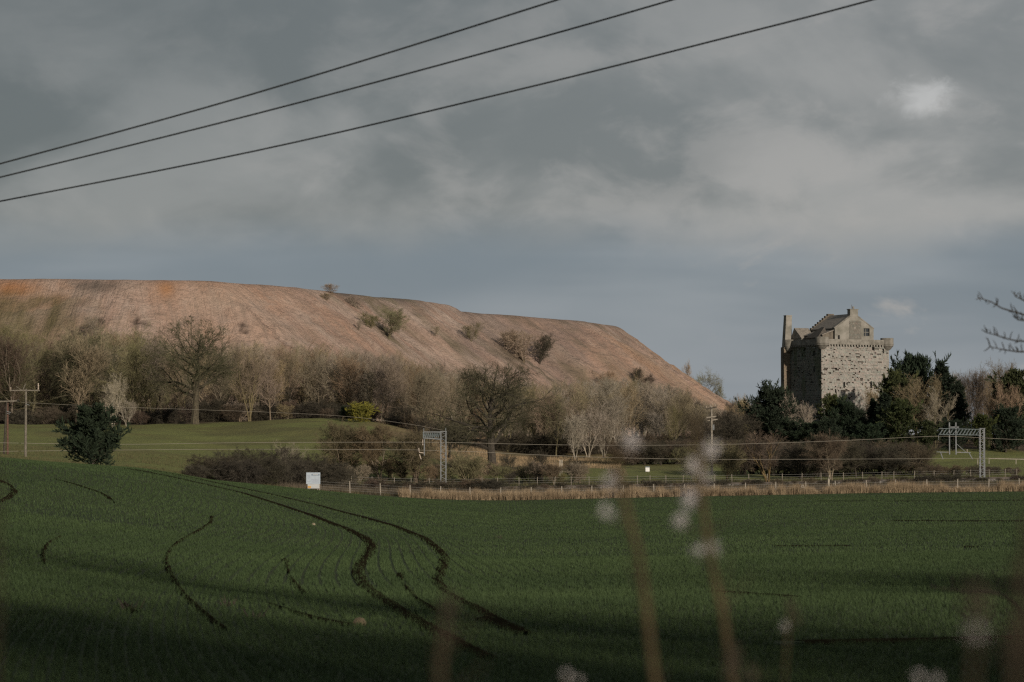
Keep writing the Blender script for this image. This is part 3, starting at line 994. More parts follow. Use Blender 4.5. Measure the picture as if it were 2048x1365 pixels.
tree_px('thorn', 'thorn_tree', 860, 832, 'low dark thorn tree on the straw coloured bank left of the dark oak', d=392, wide=1.25)
tree_px('thorn', 'thorn_tree', 898, 838, 'dark thorn tree touching the left side of the dark oak', d=388, wide=1.1)
# trees along the railway hedge, left to right
tree_px('hedgetree', 'hedge_tree', 574, 885, 'pale stemmed hedge tree left of the white sign', d=322, rz=0.2)
tree_px('hedgebig', 'hedge_tree', 688, 846, 'large brown hedge tree right of the white sign', d=328, rz=1.2, wide=1.05)
tree_px('hedgebig', 'hedge_tree', 762, 850, 'broad brown hedge tree midway between the sign and the lattice mast', d=328, rz=2.9, wide=1.05)
tree_px('hedgebig', 'hedge_tree', 832, 862, 'pale stemmed hedge tree under the arm of the left lattice mast', d=326, rz=4.0, wide=0.9)
tree_px('bush0', 'hedge_tree', 936, 900, 'olive hedge bush just right of the left lattice mast', d=326, cat='bush')
tree_px('thorn', 'hedge_tree', 1012, 905, 'dark twiggy bush at the foot of the dark oak', d=330, cat='bush', wide=0.8)
tree_px('thorn', 'hedge_tree', 1086, 898, 'thin dark thorn bush by the timber rail', d=329, cat='bush', wide=0.8)
tree_px('bush1', 'hedge_tree', 1160, 925, 'low straggly tan bush right of the pair of white posts', d=327, cat='bush')
tree_px('bush1', 'hedge_tree', 1235, 935, 'low tan bush behind the fence below the rust hedge', d=326, cat='bush')
tree_px('bush0', 'hedge_tree', 1388, 878, 'olive stemmed bush left of the telegraph pole in the middle', d=333, cat='bush')
tree_px('bush0', 'hedge_tree', 1452, 886, 'olive stemmed bush right of the telegraph pole in the middle', d=333, cat='bush')
tree_px('orange', 'ochre_tree', 1536, 862, 'small tree with ochre lichened limbs in front of the castle trees', d=326, rz=0.6, wide=1.0)
tree_px('hedgebig', 'hedge_tree', 1662, 868, 'grey stemmed hedge tree below the castle', d=330, rz=1.5)
tree_px('thorn', 'hedge_tree', 1600, 885, 'dark hedge thorn between the ochre tree and the grey stemmed one', d=338, wide=1.2)
tree_px('thorn', 'hedge_tree', 1712, 880, 'dark hedge thorn right of the grey stemmed hedge tree', d=338, wide=1.2)
tree_px('thorn', 'hedge_tree', 1770, 884, 'dark hedge thorn left of the right lattice mast', d=342, wide=1.2)
for px, top, d, k in ((392, 930, 268, 'bramble'), (425, 912, 285, 'bramble'), (462, 902, 292, 'bush2'), (500, 895, 300, 'bush2'), (540, 893, 305, 'bush2'), (612, 905, 318, 'bush2'), (635, 920, 312, 'bramble'), (655, 925, 310, 'bramble'), (445, 915, 305, 'bush2'), (520, 915, 296, 'bramble'), (480, 920, 282, 'bramble'), (575, 920, 300, 'bramble')):
    tree_px(k, 'dark_thicket', px, top, 'dark leafless bush in the thicket behind the field crest, left of the white sign', d=d, cat='bush', group='dark thicket behind the crest', wide=1.3)
# olive scrub between the hedge trees
for i in range(34):
    px = 640 + 520 * (i + rng.random()) / 34
    tree_px(('bush2', 'bush1', 'hedgebig', 'bush0')[i % 4], 'scrub_bush', px, 912 + rng.random() * 32, 'low scrub bush along the far side of the railway', d=322 + rng.random() * 14, cat='bush', group='railway scrub', wide=1.2)
# dark rust hedge and the dark hedgerow below the castle
for i in range(26):
    px = 1238 + 230 * (i + rng.random()) / 26
    tree_px(('redbush', 'bush2')[i % 2], 'rust_hedge_bush', px, 868 + rng.random() * 22 + max(0, 1290 - px) * 0.25, 'dark rusty leafless bush in the hedge left of the castle trees', d=400 + rng.random() * 10, cat='bush', group='rusty hedge', wide=1.25)
for i in range(64):
    px = 1470 + 560 * (i + rng.random()) / 64
    low = px > 1835
    tree_px(('bush2', 'redbush', 'thorn', 'bush2')[i % 4] if not low else ('bush2', 'redbush')[i % 2], 'hedgerow_bush', px, (929 + rng.random() * 7 if low else 876 + rng.random() * 26), 'dark brown bush in the hedgerow below the castle', d=(334 if low else 346) + rng.random() * 16, cat='bush', group='hedgerow below the castle', wide=1.3)
# castle wood
cw = [('yew', 'conifer', 1548, 768, 432, 'dark conifer against the left wall of the castle', 0.95), ('yew', 'conifer', 1530, 800, 438, 'lower dark conifer at the far left foot of the castle', 0.8),
      ('holly', 'evergreen', 1662, 790, 432, 'olive evergreen in front of the corner of the castle', 0.75), ('yew', 'conifer', 1690, 798, 430, 'dark conifer in front of the lit castle wall', 0.8), ('yew', 'conifer', 1716, 815, 428, 'smaller dark conifer right of the one at the lit castle wall', 0.7),
      ('spruce', 'conifer', 1748, 800, 432, 'dark pointed conifer below the right part of the lit wall', 0.9), ('holly', 'evergreen', 1786, 742, 440, 'olive green evergreen at the right edge of the castle wall', 0.75),
      ('spruce', 'conifer', 1772, 790, 428, 'broad dark conifer at the right foot of the castle', 1.1), ('cypress', 'cypress', 1832, 710, 470, 'big dark cypress with spiky top right of the castle', 1.0),
      ('spruce', 'conifer', 1886, 728, 462, 'pointed dark conifer right of the big cypress', 0.8), ('spruce', 'conifer', 1914, 766, 455, 'small dark conifer right of the pointed one', 0.8),
      ('holly', 'evergreen', 2036, 742, 440, 'dark evergreen at the right edge of the photo', 0.9), ('yew', 'conifer', 1618, 842, 420, 'dark evergreen mass at the foot of the shaded castle wall', 1.3),
      ('holly', 'evergreen', 1800, 800, 420, 'low olive evergreen below the big cypress', 1.0), ('yew', 'conifer', 1650, 838, 418, 'low dark evergreen at the castle corner', 1.2), ('yew', 'conifer', 1738, 846, 416, 'low dark evergreen below the pointed conifer', 1.3),
      ('holly', 'evergreen', 1850, 842, 418, 'low olive evergreen left of the right lattice mast', 1.2), ('yew', 'conifer', 1905, 838, 420, 'low dark evergreen behind the right lattice mast', 1.2), ('holly', 'evergreen', 1960, 830, 424, 'olive evergreen right of the right lattice mast', 1.1), ('yew', 'conifer', 2010, 812, 428, 'dark evergreen low in the wood near the right edge', 1.1), ('yew', 'conifer', 1580, 838, 424, 'dark evergreen below the leftmost castle wall', 1.1)]
for k, nm, px, top, d, lab, w in cw:
    tree_px(k, nm, px, top, lab, d=d, wide=w)
tree_px('pale0', 'pale_tree', 1598, 790, 'pale leafless tree before the shaded castle wall', d=430, wide=0.8)
tree_px('wood1', 'bare_tree', 1735, 772, 'tan leafless tree reaching over the right part of the lit castle wall', d=436, wide=0.8)
tree_px('multi0', 'bare_tree', 1838, 750, 'tan many stemmed leafless tree in front of the big cypress', d=434, wide=1.1)
tree_px('multi1', 'bare_tree', 1868, 778, 'reddish tan leafless tree right of the one in front of the cypress', d=430, wide=0.9)
tree_px('red0', 'bare_tree', 1950, 742, 'slim leafless tree standing against the sky right of the conifers', d=470, wide=0.7)
tree_px('red0', 'bare_tree', 2000, 722, 'tall reddish leafless tree near the right edge', d=462, wide=0.9)
tree_px('multi0', 'bare_tree', 2020, 765, 'pale stemmed tree in the wood at the right edge', d=436, wide=0.8)
tree_px('multi1', 'bare_tree', 1978, 775, 'pale stemmed tree above the right lattice mast', d=440, wide=0.8)
for i in range(34):
    px = 1750 + 350 * (i + rng.random()) / 34
    tree_px(('red0', 'wood2', 'wood3')[i % 3], 'background_tree', px, (738 if px > 1880 else 775) + rng.random() * 45, 'leafless tree in the wood behind the right lattice mast', d=472 + rng.random() * 60, group='wood behind the right mast', wide=0.9)
for i in range(20):
    px = 1440 + 330 * (i + rng.random()) / 20
    tree_px(('red0', 'wood2', 'wood0')[i % 3], 'background_tree', px, 806 + rng.random() * 30, 'low leafless tree beside and behind the castle foot', d=478 + rng.random() * 60, group='wood at the castle foot', wide=0.9)
# far trees beyond the end of the bing
for px, top, d, k, w in ((1370, 722, 1085, 'wood1', 0.7), (1398, 748, 1060, 'olive1', 0.8), (1412, 738, 1040, 'olive0', 1.0), (1438, 762, 1040, 'olive1', 0.8)):
    a, b = ratio(px, top)
    p = on(px, d)
    plant(k, 'far_tree', (p.x, p.y, EYE + b * d - (17 if w < 1 else 20)), 17 if w < 1 else 20, 'leafless tree rising behind the right slope of the bing', 'tree', 'trees behind the bing slope', wide=w * 0.9)
for i in range(16):
    px = 1455 + 110 * (i + rng.random()) / 16
    tree_px(('wood1', 'red0', 'wood3')[i % 3], 'far_tree', px, 790 + rng.random() * 18, 'distant leafless tree between the bing and the castle', d=640 + rng.random() * 120, group='distant trees left of the castle', wide=1.0)
tree_px('bush2', 'dark_tree', 1462, 826, 'dark round leafless tree right of the telegraph pole', d=420, wide=1.2)
tree_px('thorn', 'dark_tree', 1472, 818, 'dark leafless tree behind the round one right of the telegraph pole', d=428, wide=1.0)
tree_px('pale0', 'pale_tree', 1176, 808, 'pale whitish leafless tree at the foot of the wood right of the dark oak', d=432, wide=0.9)
tree_px('pale0', 'pale_tree', 1150, 822, 'shorter whitish leafless tree left of the tallest whitish one', d=430, wide=0.9)
tree_px('pale0', 'pale_tree', 1208, 822, 'whitish leafless tree right of the tallest whitish one', d=434, wide=0.9)
# shrubs on the slope of the bing
for px, base, top, k, lab, w in ((776, 676, 612, 'bush0', 'big olive bush high on the bing above the grassy mound', 1.3), (742, 660, 625, 'bush0', 'small olive bush just left of the big one on the bing', 1.2), (1050, 728, 660, 'bush1', 'big leafless bush in the gully of the bing', 1.35), (1078, 730, 668, 'bush2', 'dark bush right of the big one in the gully of the bing', 1.1), (1022, 700, 664, 'bush1', 'small bush left of the big one in the gully of the bing', 1.0),
                              (942, 686, 644, 'bush0', 'olive bush on the rib of the bing right of centre', 1.0), (714, 618, 592, 'bush1', 'low bush under the brink of the bing', 1.6), (652, 601, 586, 'bush1', 'low bush on the brink of the bing below the skyline tree', 1.6), (870, 678, 652, 'bush1', 'thin bush between the two big bushes of the bing', 0.8), (716, 662, 640, 'bush1', 'thin leaning bush left of the big olive bush on the bing', 0.7),
                              (1272, 770, 735, 'bush2', 'dark bush low on the right flank of the bing', 0.9), (1210, 780, 742, 'bush1', 'tan bush low on the right flank of the bing', 1.1), (1290, 782, 748, 'redbush', 'reddish bush low on the right flank of the bing', 1.0)):
    p = cast(px, base)
    h = EYE + ratio(px, top)[1] * p.y - p.z
    plant(k, 'slope_bush', p, h, lab, 'bush', wide=w)
p = cast(664, 588); plant('bush1', 'skyline_tree', p, 3.0, 'small bare tree standing on the skyline of the bing', 'tree', wide=1.6)

# -------- the wood at the foot of the bing
T_px = [-60, 0, 60, 130, 200, 260, 300, 380, 450, 600, 700, 800, 880, 960, 1080, 1200, 1300, 1380, 1440, 1500]
T_py = [592, 590, 596, 604, 632, 655, 668, 676, 684, 682, 694, 706, 730, 752, 768, 748, 756, 794, 820, 835]
E_px = [-60, 130, 388, 600, 760, 860, 1000, 1200, 1450, 1500]
E_d = [438, 441, 437, 444, 447, 430, 440, 446, 446, 450]
spots = []
tries = 0
while len(spots) < 520 and tries < 40000:
    tries += 1
    px = rng.uniform(-50, 1490)
    d = float(np.interp(px, E_px, E_d)) + rng.random() ** 1.1 * 235
    x = (px - 1024) / F * d
    if any((x - q[0]) ** 2 + (d - q[1]) ** 2 < 3.6 ** 2 for q in spots):
        continue
    if d < 475 and (abs(px - 388) < 62 or abs(px - 990) < 80) and rng.random() < 0.75:
        continue
    z = gz(x, d)
    limit = float(np.interp(px, T_px, T_py)) + rng.random() ** 2 * 18
    h = (0.62 + 0.68 * rng.random()) * (15.5 if px < 900 else 12.5)
    zb = EYE + ratio(px, limit)[1] * d
    hmax = zb - z
    if hmax < 2.4:
        continue
    if hmax < h:
        h = hmax
    spots.append((x, d, z, h, px))
spots.sort(key=lambda q: q[1])
for i, (x, d, z, h, px) in enumerate(spots):
    r = rng.random()
    far = d > 520
    if px < 330:
        k = ('olive0', 'olive1', 'multi0', 'wood2', 'red0', 'wood0')[int(r * 6)]
        nm, grp = 'mossy_tree', ('greenish wood on the left', 'leafless greenish tree in the wood at the left foot of the bing')
        if far: grp = ('greenish scrub trees up the left slope', 'leafless greenish tree climbing the left slope of the bing above the wood edge')
    elif px < 900:
        k = ('wood0', 'wood1', 'wood2', 'wood3', 'multi0', 'multi1', 'wood1')[int(r * 7)]
        nm, grp = 'slender_tree', ('brown wood in the middle', 'slender leafless brown tree at the front of the wood behind the grassy mound')
        if far: grp = ('tan trees at the back of the middle wood', 'slender leafless tan tree at the back of the wood, against the foot of the bing')
    else:
        k = ('pale1', 'wood1', 'wood3', 'olive1', 'multi0', 'pale1')[int(r * 6)]
        nm, grp = 'greyish_tree', ('pale wood on the right', 'leafless greyish tree at the front of the wood below the right end of the bing')
        if far: grp = ('greyish trees at the back on the right', 'leafless greyish tree at the back of the wood under the right flank of the bing')
    plant(k, nm, (x, d, z), h, grp[1], 'tree', grp[0], wide=0.95 + 0.35 * rng.random() if h > 6 else 1.3)
# dark undergrowth at the edge of the wood
for i in range(64):
    px = -40 + 1500 * (i + rng.random()) / 64
    d = float(np.interp(px, E_px, E_d)) + 3 + rng.random() * 10
    p = on(px, d)
    plant(('bush2', 'redbush', 'bush1', 'bramble')[i % 4], 'undergrowth_bush', p, 1.8 + 2.4 * rng.random(), 'low dark bush in the undergrowth along the front of the wood', 'bush', 'undergrowth of the wood', wide=1.5)

# unseen tree belt, added behind and right of camera to shade the near field
for i in range(66):
    back = rng.random()
    y = -8 - 70 * back ** 1.3
    x = -6 + 66 * (i + rng.random()) / 66 + 0.35 * (-y - 8)
    k = ('wood0', 'olive0', 'wood2', 'red0', 'olive1', 'multi0', 'multi1', 'wood3')[i % 8]
    h = 10 + 10 * rng.random()
    if y > -34 and abs(x - (0.45 + 0.55 * (3 - y))) < 4.5:
        continue   # gap left in the added belt so sun reaches the weeds by the camera
    plant(k, 'added_shade_tree', (x, y, gz(x, y)), h, 'tall leafless tree added unseen behind the camera to shade the near field', 'tree', 'added shade belt behind the camera', wide=1.0)
# dark brambles and low scrub on the verge between the fence and the ballast
for i in range(64):
    px = 630 + 1420 * (i + rng.random()) / 64
    left = px < 1010
    x = (px - 1024) / F * 306
    plant(('bramble', 'bush2', 'redbush')[i % 3], 'verge_scrub', on(px, rail_y(x) - 5.5 - 1.5 * rng.random()), (0.8 + 0.9 * rng.random()) if left else (0.5 + 0.6 * rng.random()), 'low dark scrub on the verge between the field fence and the railway', 'bush', 'railway verge scrub', wide=1.9)
# ------------------------------------------------------------------ the castle
M_STONE_LIT = None


def stone_material():
    m = bpy.data.materials.new('rubble_stone')
    m.use_nodes = True
    t = NT(m.node_tree)
    co = t.n('ShaderNodeTexCoord').outputs['Object']
    tone = t.n('ShaderNodeAttribute', attribute_name='tone')
    n1 = t.noise(co, 0.35, 5, 0.6)
    n2 = t.noise(co, 3.0, 5, 0.7)
    c = t.mix(t.ramp(n1, 0.35, 0.7), (0.275, 0.262, 0.245), (0.228, 0.220, 0.206))
    c = t.mix(t.math('MULTIPLY', t.ramp(n2, 0.5, 0.75), 0.5), c, (0.20, 0.18, 0.155))
    c = t.mix(1.0, c, tone.outputs['Color'], 'MULTIPLY')
    b = t.n('ShaderNodeBsdfPrincipled', {'Base Color': c, 'Roughness': 0.95, 'Specular IOR Level': 0.15})
    bp = t.n('ShaderNodeBump', {'Strength': 0.5, 'Distance': 0.04, 'Height': n2})
    t.t.links.new(bp.outputs[0], b.inputs['Normal'])
    t.n('ShaderNodeOutputMaterial', {0: b.outputs[0]})
    return m


M_STONE = stone_material()
M_HARL = mat('lime_render', (0.250, 0.238, 0.214), var=0.35, scale=0.6, col2=(0.140, 0.136, 0.115), bump=0.03)
M_PARAPET = mat('dressed_stone', (0.232, 0.220, 0.196), var=0.35, scale=0.9, col2=(0.105, 0.100, 0.085), bump=0.03)
M_DARKSTONE = mat('weathered_dark_stone', (0.12, 0.105, 0.085), var=0.4, scale=1.5)
M_SLATE = mat('roof_slate', (0.20, 0.18, 0.155), var=0.35, scale=2.5, rough=0.7)
M_VOID = mat('unlit_interior_black', (0.010, 0.010, 0.010), var=0.1)
M_GLASS = mat('window_glass', (0.03, 0.035, 0.04), var=0.1, rough=0.15, spec=0.8)


def stone_wall(name, W, H, holes, parent, loc, rz, seed, missing=0.035, cell=0.075, recess=0.55, tint=(1, 1, 1), mossy=0.0, depth=0.04):
    """a rubble wall W x H in the local xz-plane (outside = -y): every stone is proud or shy of its neighbours,
    joints are recessed, some stones have dropped out; holes = (x0, z0, x1, z1) window openings"""
    r = np.random.default_rng(seed)
    xs_ = np.arange(0, W + cell, cell); xs_[-1] = W
    zs_ = np.arange(0, H + cell, cell); zs_[-1] = H
    cx = (xs_[:-1] + xs_[1:]) / 2; cz = (zs_[:-1] + zs_[1:]) / 2
    dep = np.zeros((len(cx), len(cz)))
    tone = np.ones((len(cx), len(cz), 3))
    z = 0.0
    clump = vnoise(cx[:, None] / 2.2 + seed, cz[None] / 1.6, 3, seed=seed)
    while z < H:
        h = 0.20 + 0.12 * r.random()
        rows = (cz >= z) & (cz < z + h)
        x = -r.random() * 0.4
        gappy = r.random() < 0.35
        while x < W:
            w = 0.22 + 0.40 * r.random()
            cols = (cx >= x) & (cx < x + w)
            sel = np.ix_(cols, rows)
            if cols.any() and rows.any():
                kc = clump[sel].mean()
                if r.random() < missing * (2.6 if gappy else 0.6) * (0.45 + 1.6 * np.clip((kc - 0.42) * 4, 0, 1.3)) * (0.35 if w > 0.42 else 1.3):
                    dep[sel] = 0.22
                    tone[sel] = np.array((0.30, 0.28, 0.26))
                else:
                    dep[sel] = r.normal() * depth * 0.6
                    g = 0.86 + 0.22 * r.random()
                    tt = np.array([g * (1 + 0.05 * r.normal()), g, g * (1 - 0.04 * r.random())])
                    tone[sel] = tt
            x += w
            jc = np.abs(cx - x) < cell * 0.6
            dep[np.ix_(jc, rows)] += 0.03
        z += h
        jr = np.abs(cz - z) < cell * 0.6
        keep = dep[:, jr] < 0.2
        dep[:, jr] += 0.035 * keep
        if r.random() < 0.7:
            # a raked-out bed joint
            run = vnoise(cx / 0.5, np.full(len(cx), z), 2, seed=seed + 3) > 0.60
            for jx in np.nonzero(run)[0]:
                dep[jx, jr] = np.maximum(dep[jx, jr], 0.14)
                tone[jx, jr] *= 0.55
    if mossy:
        m_ = np.clip((vnoise(cx[:, None] / 1.5, cz[None] / 4.0, 3, seed=seed + 9) - 0.45) * 5, 0, 1)[..., None] * mossy
        tone = tone * (1 - m_) + tone * np.array((0.62, 0.70, 0.52)) * m_
    tone *= np.array(tint)
    op = np.zeros(dep.shape, bool)
    for x0, z0, x1, z1 in holes:
        op |= (cx[:, None] > x0) & (cx[:, None] < x1) & (cz[None] > z0) & (cz[None] < z1)
    dep[op] = recess
    nx, nz = dep.shape
    # stepped relief: every cell a quad, with risers where depth changes
    X0 = np.repeat(xs_[:-1], nz).reshape(nx, nz); X1 = np.repeat(xs_[1:], nz).reshape(nx, nz)
    Z0 = np.tile(zs_[:-1], (nx, 1)); Z1 = np.tile(zs_[1:], (nx, 1))
    front = np.stack([np.stack([X0, dep, Z0], -1), np.stack([X1, dep, Z0], -1), np.stack([X1, dep, Z1], -1), np.stack([X0, dep, Z1], -1)], 2).reshape(-1, 3)
    col = np.repeat(tone.reshape(-1, 3), 4, 0)
    parts = [front]; cols_ = [col]
    a, b = dep[:-1], dep[1:]
    k = np.abs(a - b) > 0.045
    xx = X1[:-1][k]
    parts.append(np.stack([np.stack([xx, a[k], Z0[:-1][k]], -1), np.stack([xx, b[k], Z0[:-1][k]], -1), np.stack([xx, b[k], Z1[:-1][k]], -1), np.stack([xx, a[k], Z1[:-1][k]], -1)], 1).reshape(-1, 3))
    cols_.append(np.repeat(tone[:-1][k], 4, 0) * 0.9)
    a, b = dep[:, :-1], dep[:, 1:]
    k = np.abs(a - b) > 0.045
    zz = Z1[:, :-1][k]
    parts.append(np.stack([np.stack([X0[:, :-1][k], a[k], zz], -1), np.stack([X1[:, :-1][k], a[k], zz], -1), np.stack([X1[:, :-1][k], b[k], zz], -1), np.stack([X0[:, :-1][k], b[k], zz], -1)], 1).reshape(-1, 3))
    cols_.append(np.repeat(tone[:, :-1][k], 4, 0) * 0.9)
    Vv = np.concatenate(parts); cc = np.concatenate(cols_)
    me = mesh_np(name, Vv, np.arange(len(Vv)).reshape(-1, 4), M_STONE)
    at = me.attributes.new('tone', 'FLOAT_COLOR', 'POINT')
    at.data.foreach_set('color', np.concatenate([cc, np.ones((len(cc), 1))], 1).astype(np.float32).ravel())
    o = link(name, me, parent, loc)
    o.rotation_euler = (0, 0, rz)
    # near-black panels standing in for the unlit rooms behind the openings
    for x0, z0, x1, z1 in holes:
        MB().box(((x0 + x1) / 2, recess - 0.02, (z0 + z1) / 2), (x1 - x0 - 0.08, 0.03, z1 - z0 - 0.08)).build('window', M_VOID, o)
    return o


def make_castle():
    dC = 450.0
    xC = (1643 - 1024) / F * dC
    A = math.radians(25)
    z0 = -4.0 + EYE
    zt = EYE + ratio(1643, 691)[1] * dC           # corbel line
    H = zt - z0
    root = empty('castle', (xC, dC, z0), A)
    tag(root, 'tall ruined stone tower house with gabled cap house rising out of dark conifers', 'castle')
    W, Dp = 15.0, 11.0

    def zz(py, d=452):
        return EYE + ratio(1700, py)[1] * d - z0

    # right (sunlit) wall in local xz-plane at y = 0, x 0..W
    hr = [(4.8, zz(776), 5.2, zz(764)), (10.75, zz(776), 11.15, zz(764)), (11.2, zz(700), 11.75, zz(693.5)), (3.1, zz(741), 3.45, zz(736)), (2.9, zz(784), 3.25, zz(779)), (13.6, zz(706), 13.9, zz(698))]
    stone_wall('wall', W, H, hr, root, (0, 0, 0), 0, 3, missing=0.085)
    # left (shaded) wall: runs from the near corner away along +y, outside = -x
    hl = [(Dp - 3.0, zz(711), Dp - 2.2, zz(702)), (Dp - 2.9, zz(745), Dp - 2.3, zz(733)), (Dp - 6.9, zz(712), Dp - 6.4, zz(706))]
    o = stone_wall('wall', Dp, H, [(Dp - x1, a, Dp - x0, b) for x0, a, x1, b in [(2.2, zz(711), 3.0, zz(702)), (2.3, zz(745), 2.9, zz(733)), (6.4, zz(712), 6.9, zz(706))]], root, (0, Dp, 0), -math.pi / 2, 5, missing=0.05, tint=(0.66, 0.70, 0.68), mossy=0.8)  # tint paints the unlit wall's deeper shade into the stone, besides the moss
    # back and right-hand side, plain
    MB().box((W / 2, Dp, H / 2), (W, 0.5, H)).box((W - 0.3, Dp / 2, H / 2), (0.5, Dp - 0.6, H - 0.02)).build('wall', M_DARKSTONE, root)
    # the wing behind: only a strip of its front shows left of the shaded wall
    w = stone_wall('wall', 1.35, H, [], root, (-1.35, Dp + 0.05, 0), 0, 9, missing=0.0, tint=(0.72, 0.62, 0.52))
    MB().box((-0.35, Dp + 0.75, H / 2), (1.95, 1.0, H)).build('wall', M_DARKSTONE, root)
    # corbel course: a string of blocks under the parapet
    cb = MB().box((0, 0, 0), (0.32, 0.36, 0.30)).mesh('corbel', M_PARAPET)
    for i in range(24):
        link('corbel', cb, root, (0.35 + i * 0.62, -0.18, H + 0.05))
    for i in range(17):
        c = link('corbel', cb, root, (-0.18, 0.5 + i * 0.62, H + 0.05))
        c.rotation_euler = (0, 0, math.pi / 2)
    # parapet walls on the corbels
    MB().box((W / 2, -0.15, H + 0.70), (W - 1.6, 0.42, 0.98)).build('parapet', M_PARAPET, root)
    MB().box((-0.15, Dp / 2, H + 0.70), (0.42, Dp - 1.8, 0.98)).build('parapet', M_PARAPET, root)
    MB().box((W + 0.1, Dp / 2, H + 0.65), (0.42, Dp - 1.8, 0.9)).build('parapet', M_PARAPET, root)
    MB().box((W / 2, Dp + 0.1, H + 0.60), (W, 0.42, 0.9)).build('parapet', M_PARAPET, root)
    MB().box((W / 2, Dp / 2, H + 0.12), (W - 0.6, Dp - 0.6, 0.2)).build('wall_walk', M_DARKSTONE, root)
    # open rounds on the corners
    prof = [(0.55, -0.75), (0.85, -0.45), (1.05, -0.2), (1.28, 0.02), (1.28, 0.25), (1.36, 0.27), (1.36, 0.40), (1.30, 0.42), (1.30, 1.52), (1.02, 1.52), (1.02, 0.2), (0.0, 0.2)]
    for x, y, s, dz in ((0.35, 0.35, 1.0, 0.05), (W - 0.25, 0.3, 0.95, 0.05), (-0.35, Dp - 0.1, 0.72, -0.1), (W - 0.2, Dp - 0.3, 1.0, 0.0)):
        b = MB().lathe([(r * s, z) for r, z in prof], 26).build('corner_turret', M_PARAPET, root, smooth=False, loc=(x, y, H + dz))
    # cap house: harled gable facing the sun side, steep slated roof, crow steps on the far gable
    gx0, gx1, gy0, gy1 = 3.7, 12.3, 1.1, 9.6
    ze = zz(657) - H; za = zz(627) - H; xm = (gx0 + gx1) / 2
    xm -= 0.05
    win = (10.1, zz(671) - H, 11.4, zz(655.5) - H)
    g = MB()
    # gable wall with an opening: build as strips around the window
    wx0, wz0, wx1, wz1 = win

    def prism(pts, y0, y1):
        n = len(pts)
        g.poly([(x, y0, z) for x, z in pts] + [(x, y1, z) for x, z in pts],
               [tuple(range(n)), tuple(range(2 * n - 1, n - 1, -1))] + [(i, i + n, (i + 1) % n + n, (i + 1) % n) for i in range(n)])
    slope = (za - ze) / (gx1 - xm)
    zw = lambda x: za - slope * abs(x - xm) * (1.0)
    prism([(gx0, 0), (wx0, 0), (wx0, min(zw(wx0), za)), (xm, za), (gx0, ze)], gy0, gy0 + 0.6)
    prism([(wx1, 0), (gx1, 0), (gx1, ze), (wx1, zw(wx1))], gy0, gy0 + 0.6)
    prism([(wx0, 0), (wx1, 0), (wx1, wz0), (wx0, wz0)], gy0, gy0 + 0.6)
    prism([(wx0, wz1), (wx1, wz1), (wx1, zw(wx1)), (wx0, zw(wx0))], gy0, gy0 + 0.6)
    g.build('gable', M_HARL, root, loc=(0, 0, H))
    f = MB().box(((wx0 + wx1) / 2, gy0 + 0.35, (wz0 + wz1) / 2), (wx1 - wx0 - 0.02, 0.04, wz1 - wz0 - 0.02)).build('window', M_GLASS, root, loc=(0, 0, H))
    MB().box(((wx0 + wx1) / 2 - 0.12, gy0 + 0.28, (wz0 + wz1) / 2), (0.09, 0.08, wz1 - wz0 - 0.02)).box(((wx0 + wx1) / 2, gy0 + 0.27, (wz0 + wz1) / 2), (wx1 - wx0 - 0.04, 0.06, 0.09)).build('frame', M_HARL, f)
    # patch of bare rubble on the gable and small stair light
    p = stone_wall('bare_stonework', 2.6, 3.9, [], root, (6.9, gy0 - 0.07, H + 0.9), 0, 21, missing=0.03, tint=(0.62, 0.62, 0.60), depth=0.02)
    MB().box((4.55, gy0 - 0.02, 1.6), (0.4, 0.05, 0.8)).build('window', M_VOID, root, loc=(0, 0, H))  # black slab in place of the unlit opening
    # side walls, back gable with crow steps, roof
    MB().box((gx0 + 0.26, (gy0 + gy1) / 2, ze / 2 - 0.05), (0.5, gy1 - gy0 - 1.25, ze - 0.1)).box((gx1 - 0.26, (gy0 + gy1) / 2, ze / 2 - 0.05), (0.5, gy1 - gy0 - 1.25, ze - 0.1)).build('side_wall', M_HARL, root, loc=(0, 0, H))
    st = MB()
    n = 8
    zb = za + 0.35
    for i in range(n):
        x0 = gx0 - 0.15 + (xm - gx0) * i / n
        x1 = gx1 + 0.15 - (gx1 - xm) * i / n
        zlo = 0 if i == 0 else ze + (zb - ze) * i / n
        zhi = ze + (zb - ze) * (i + 1) / n
        st.box(((x0 + x1) / 2, gy1 - 0.2, (zlo + zhi) / 2), (x1 - x0, 0.55, zhi - zlo))
    st.build('crow_stepped_gable', M_DARKSTONE, root, loc=(0, 0, H))
    rf = MB()
    oh = 0.15
    for sx in (-1, 1):
        xe = gx0 - oh if sx < 0 else gx1 + oh
        zed = ze - oh * slope * 0.9
        y0, y1 = gy0 + 0.62, gy1 - 0.5
        rf.poly([(xm, y0, za - 0.12), (xe, y0, zed), (xe, y1, zed), (xm, y1, za - 0.12), (xm, y0, za + 0.06), (xe, y0, zed + 0.18), (xe, y1, zed + 0.18), (xm, y1, za + 0.06)],
                [(0, 1, 2, 3), (4, 7, 6, 5), (0, 4, 5, 1), (1, 5, 6, 2), (2, 6, 7, 3), (3, 7, 4, 0)])
    rf.build('roof', M_SLATE, root, loc=(0, 0, H))
    ch = MB().box((xm, gy0 + 0.45, za + 0.15), (1.75, 0.95, 1.3)).box((xm, gy0 + 0.45, za + 0.86), (1.95, 1.1, 0.14)).build('chimney', M_HARL, root, loc=(0, 0, H))
    MB().tube([(xm - 0.2, gy0 + 0.45, za + 0.9), (xm - 0.2, gy0 + 0.45, za + 1.75)], 0.05).build('pole', M_DARKSTONE, ch)
    MB().lathe([(0.16, 0), (0.20, 0.45), (0.14, 0.5)], 10, (xm + 0.15, gy0 + 0.45, za + 0.93)).build('chimney_pot', M_PARAPET, ch)
    # skews: pale stone copings along the gable verge
    sk = MB()
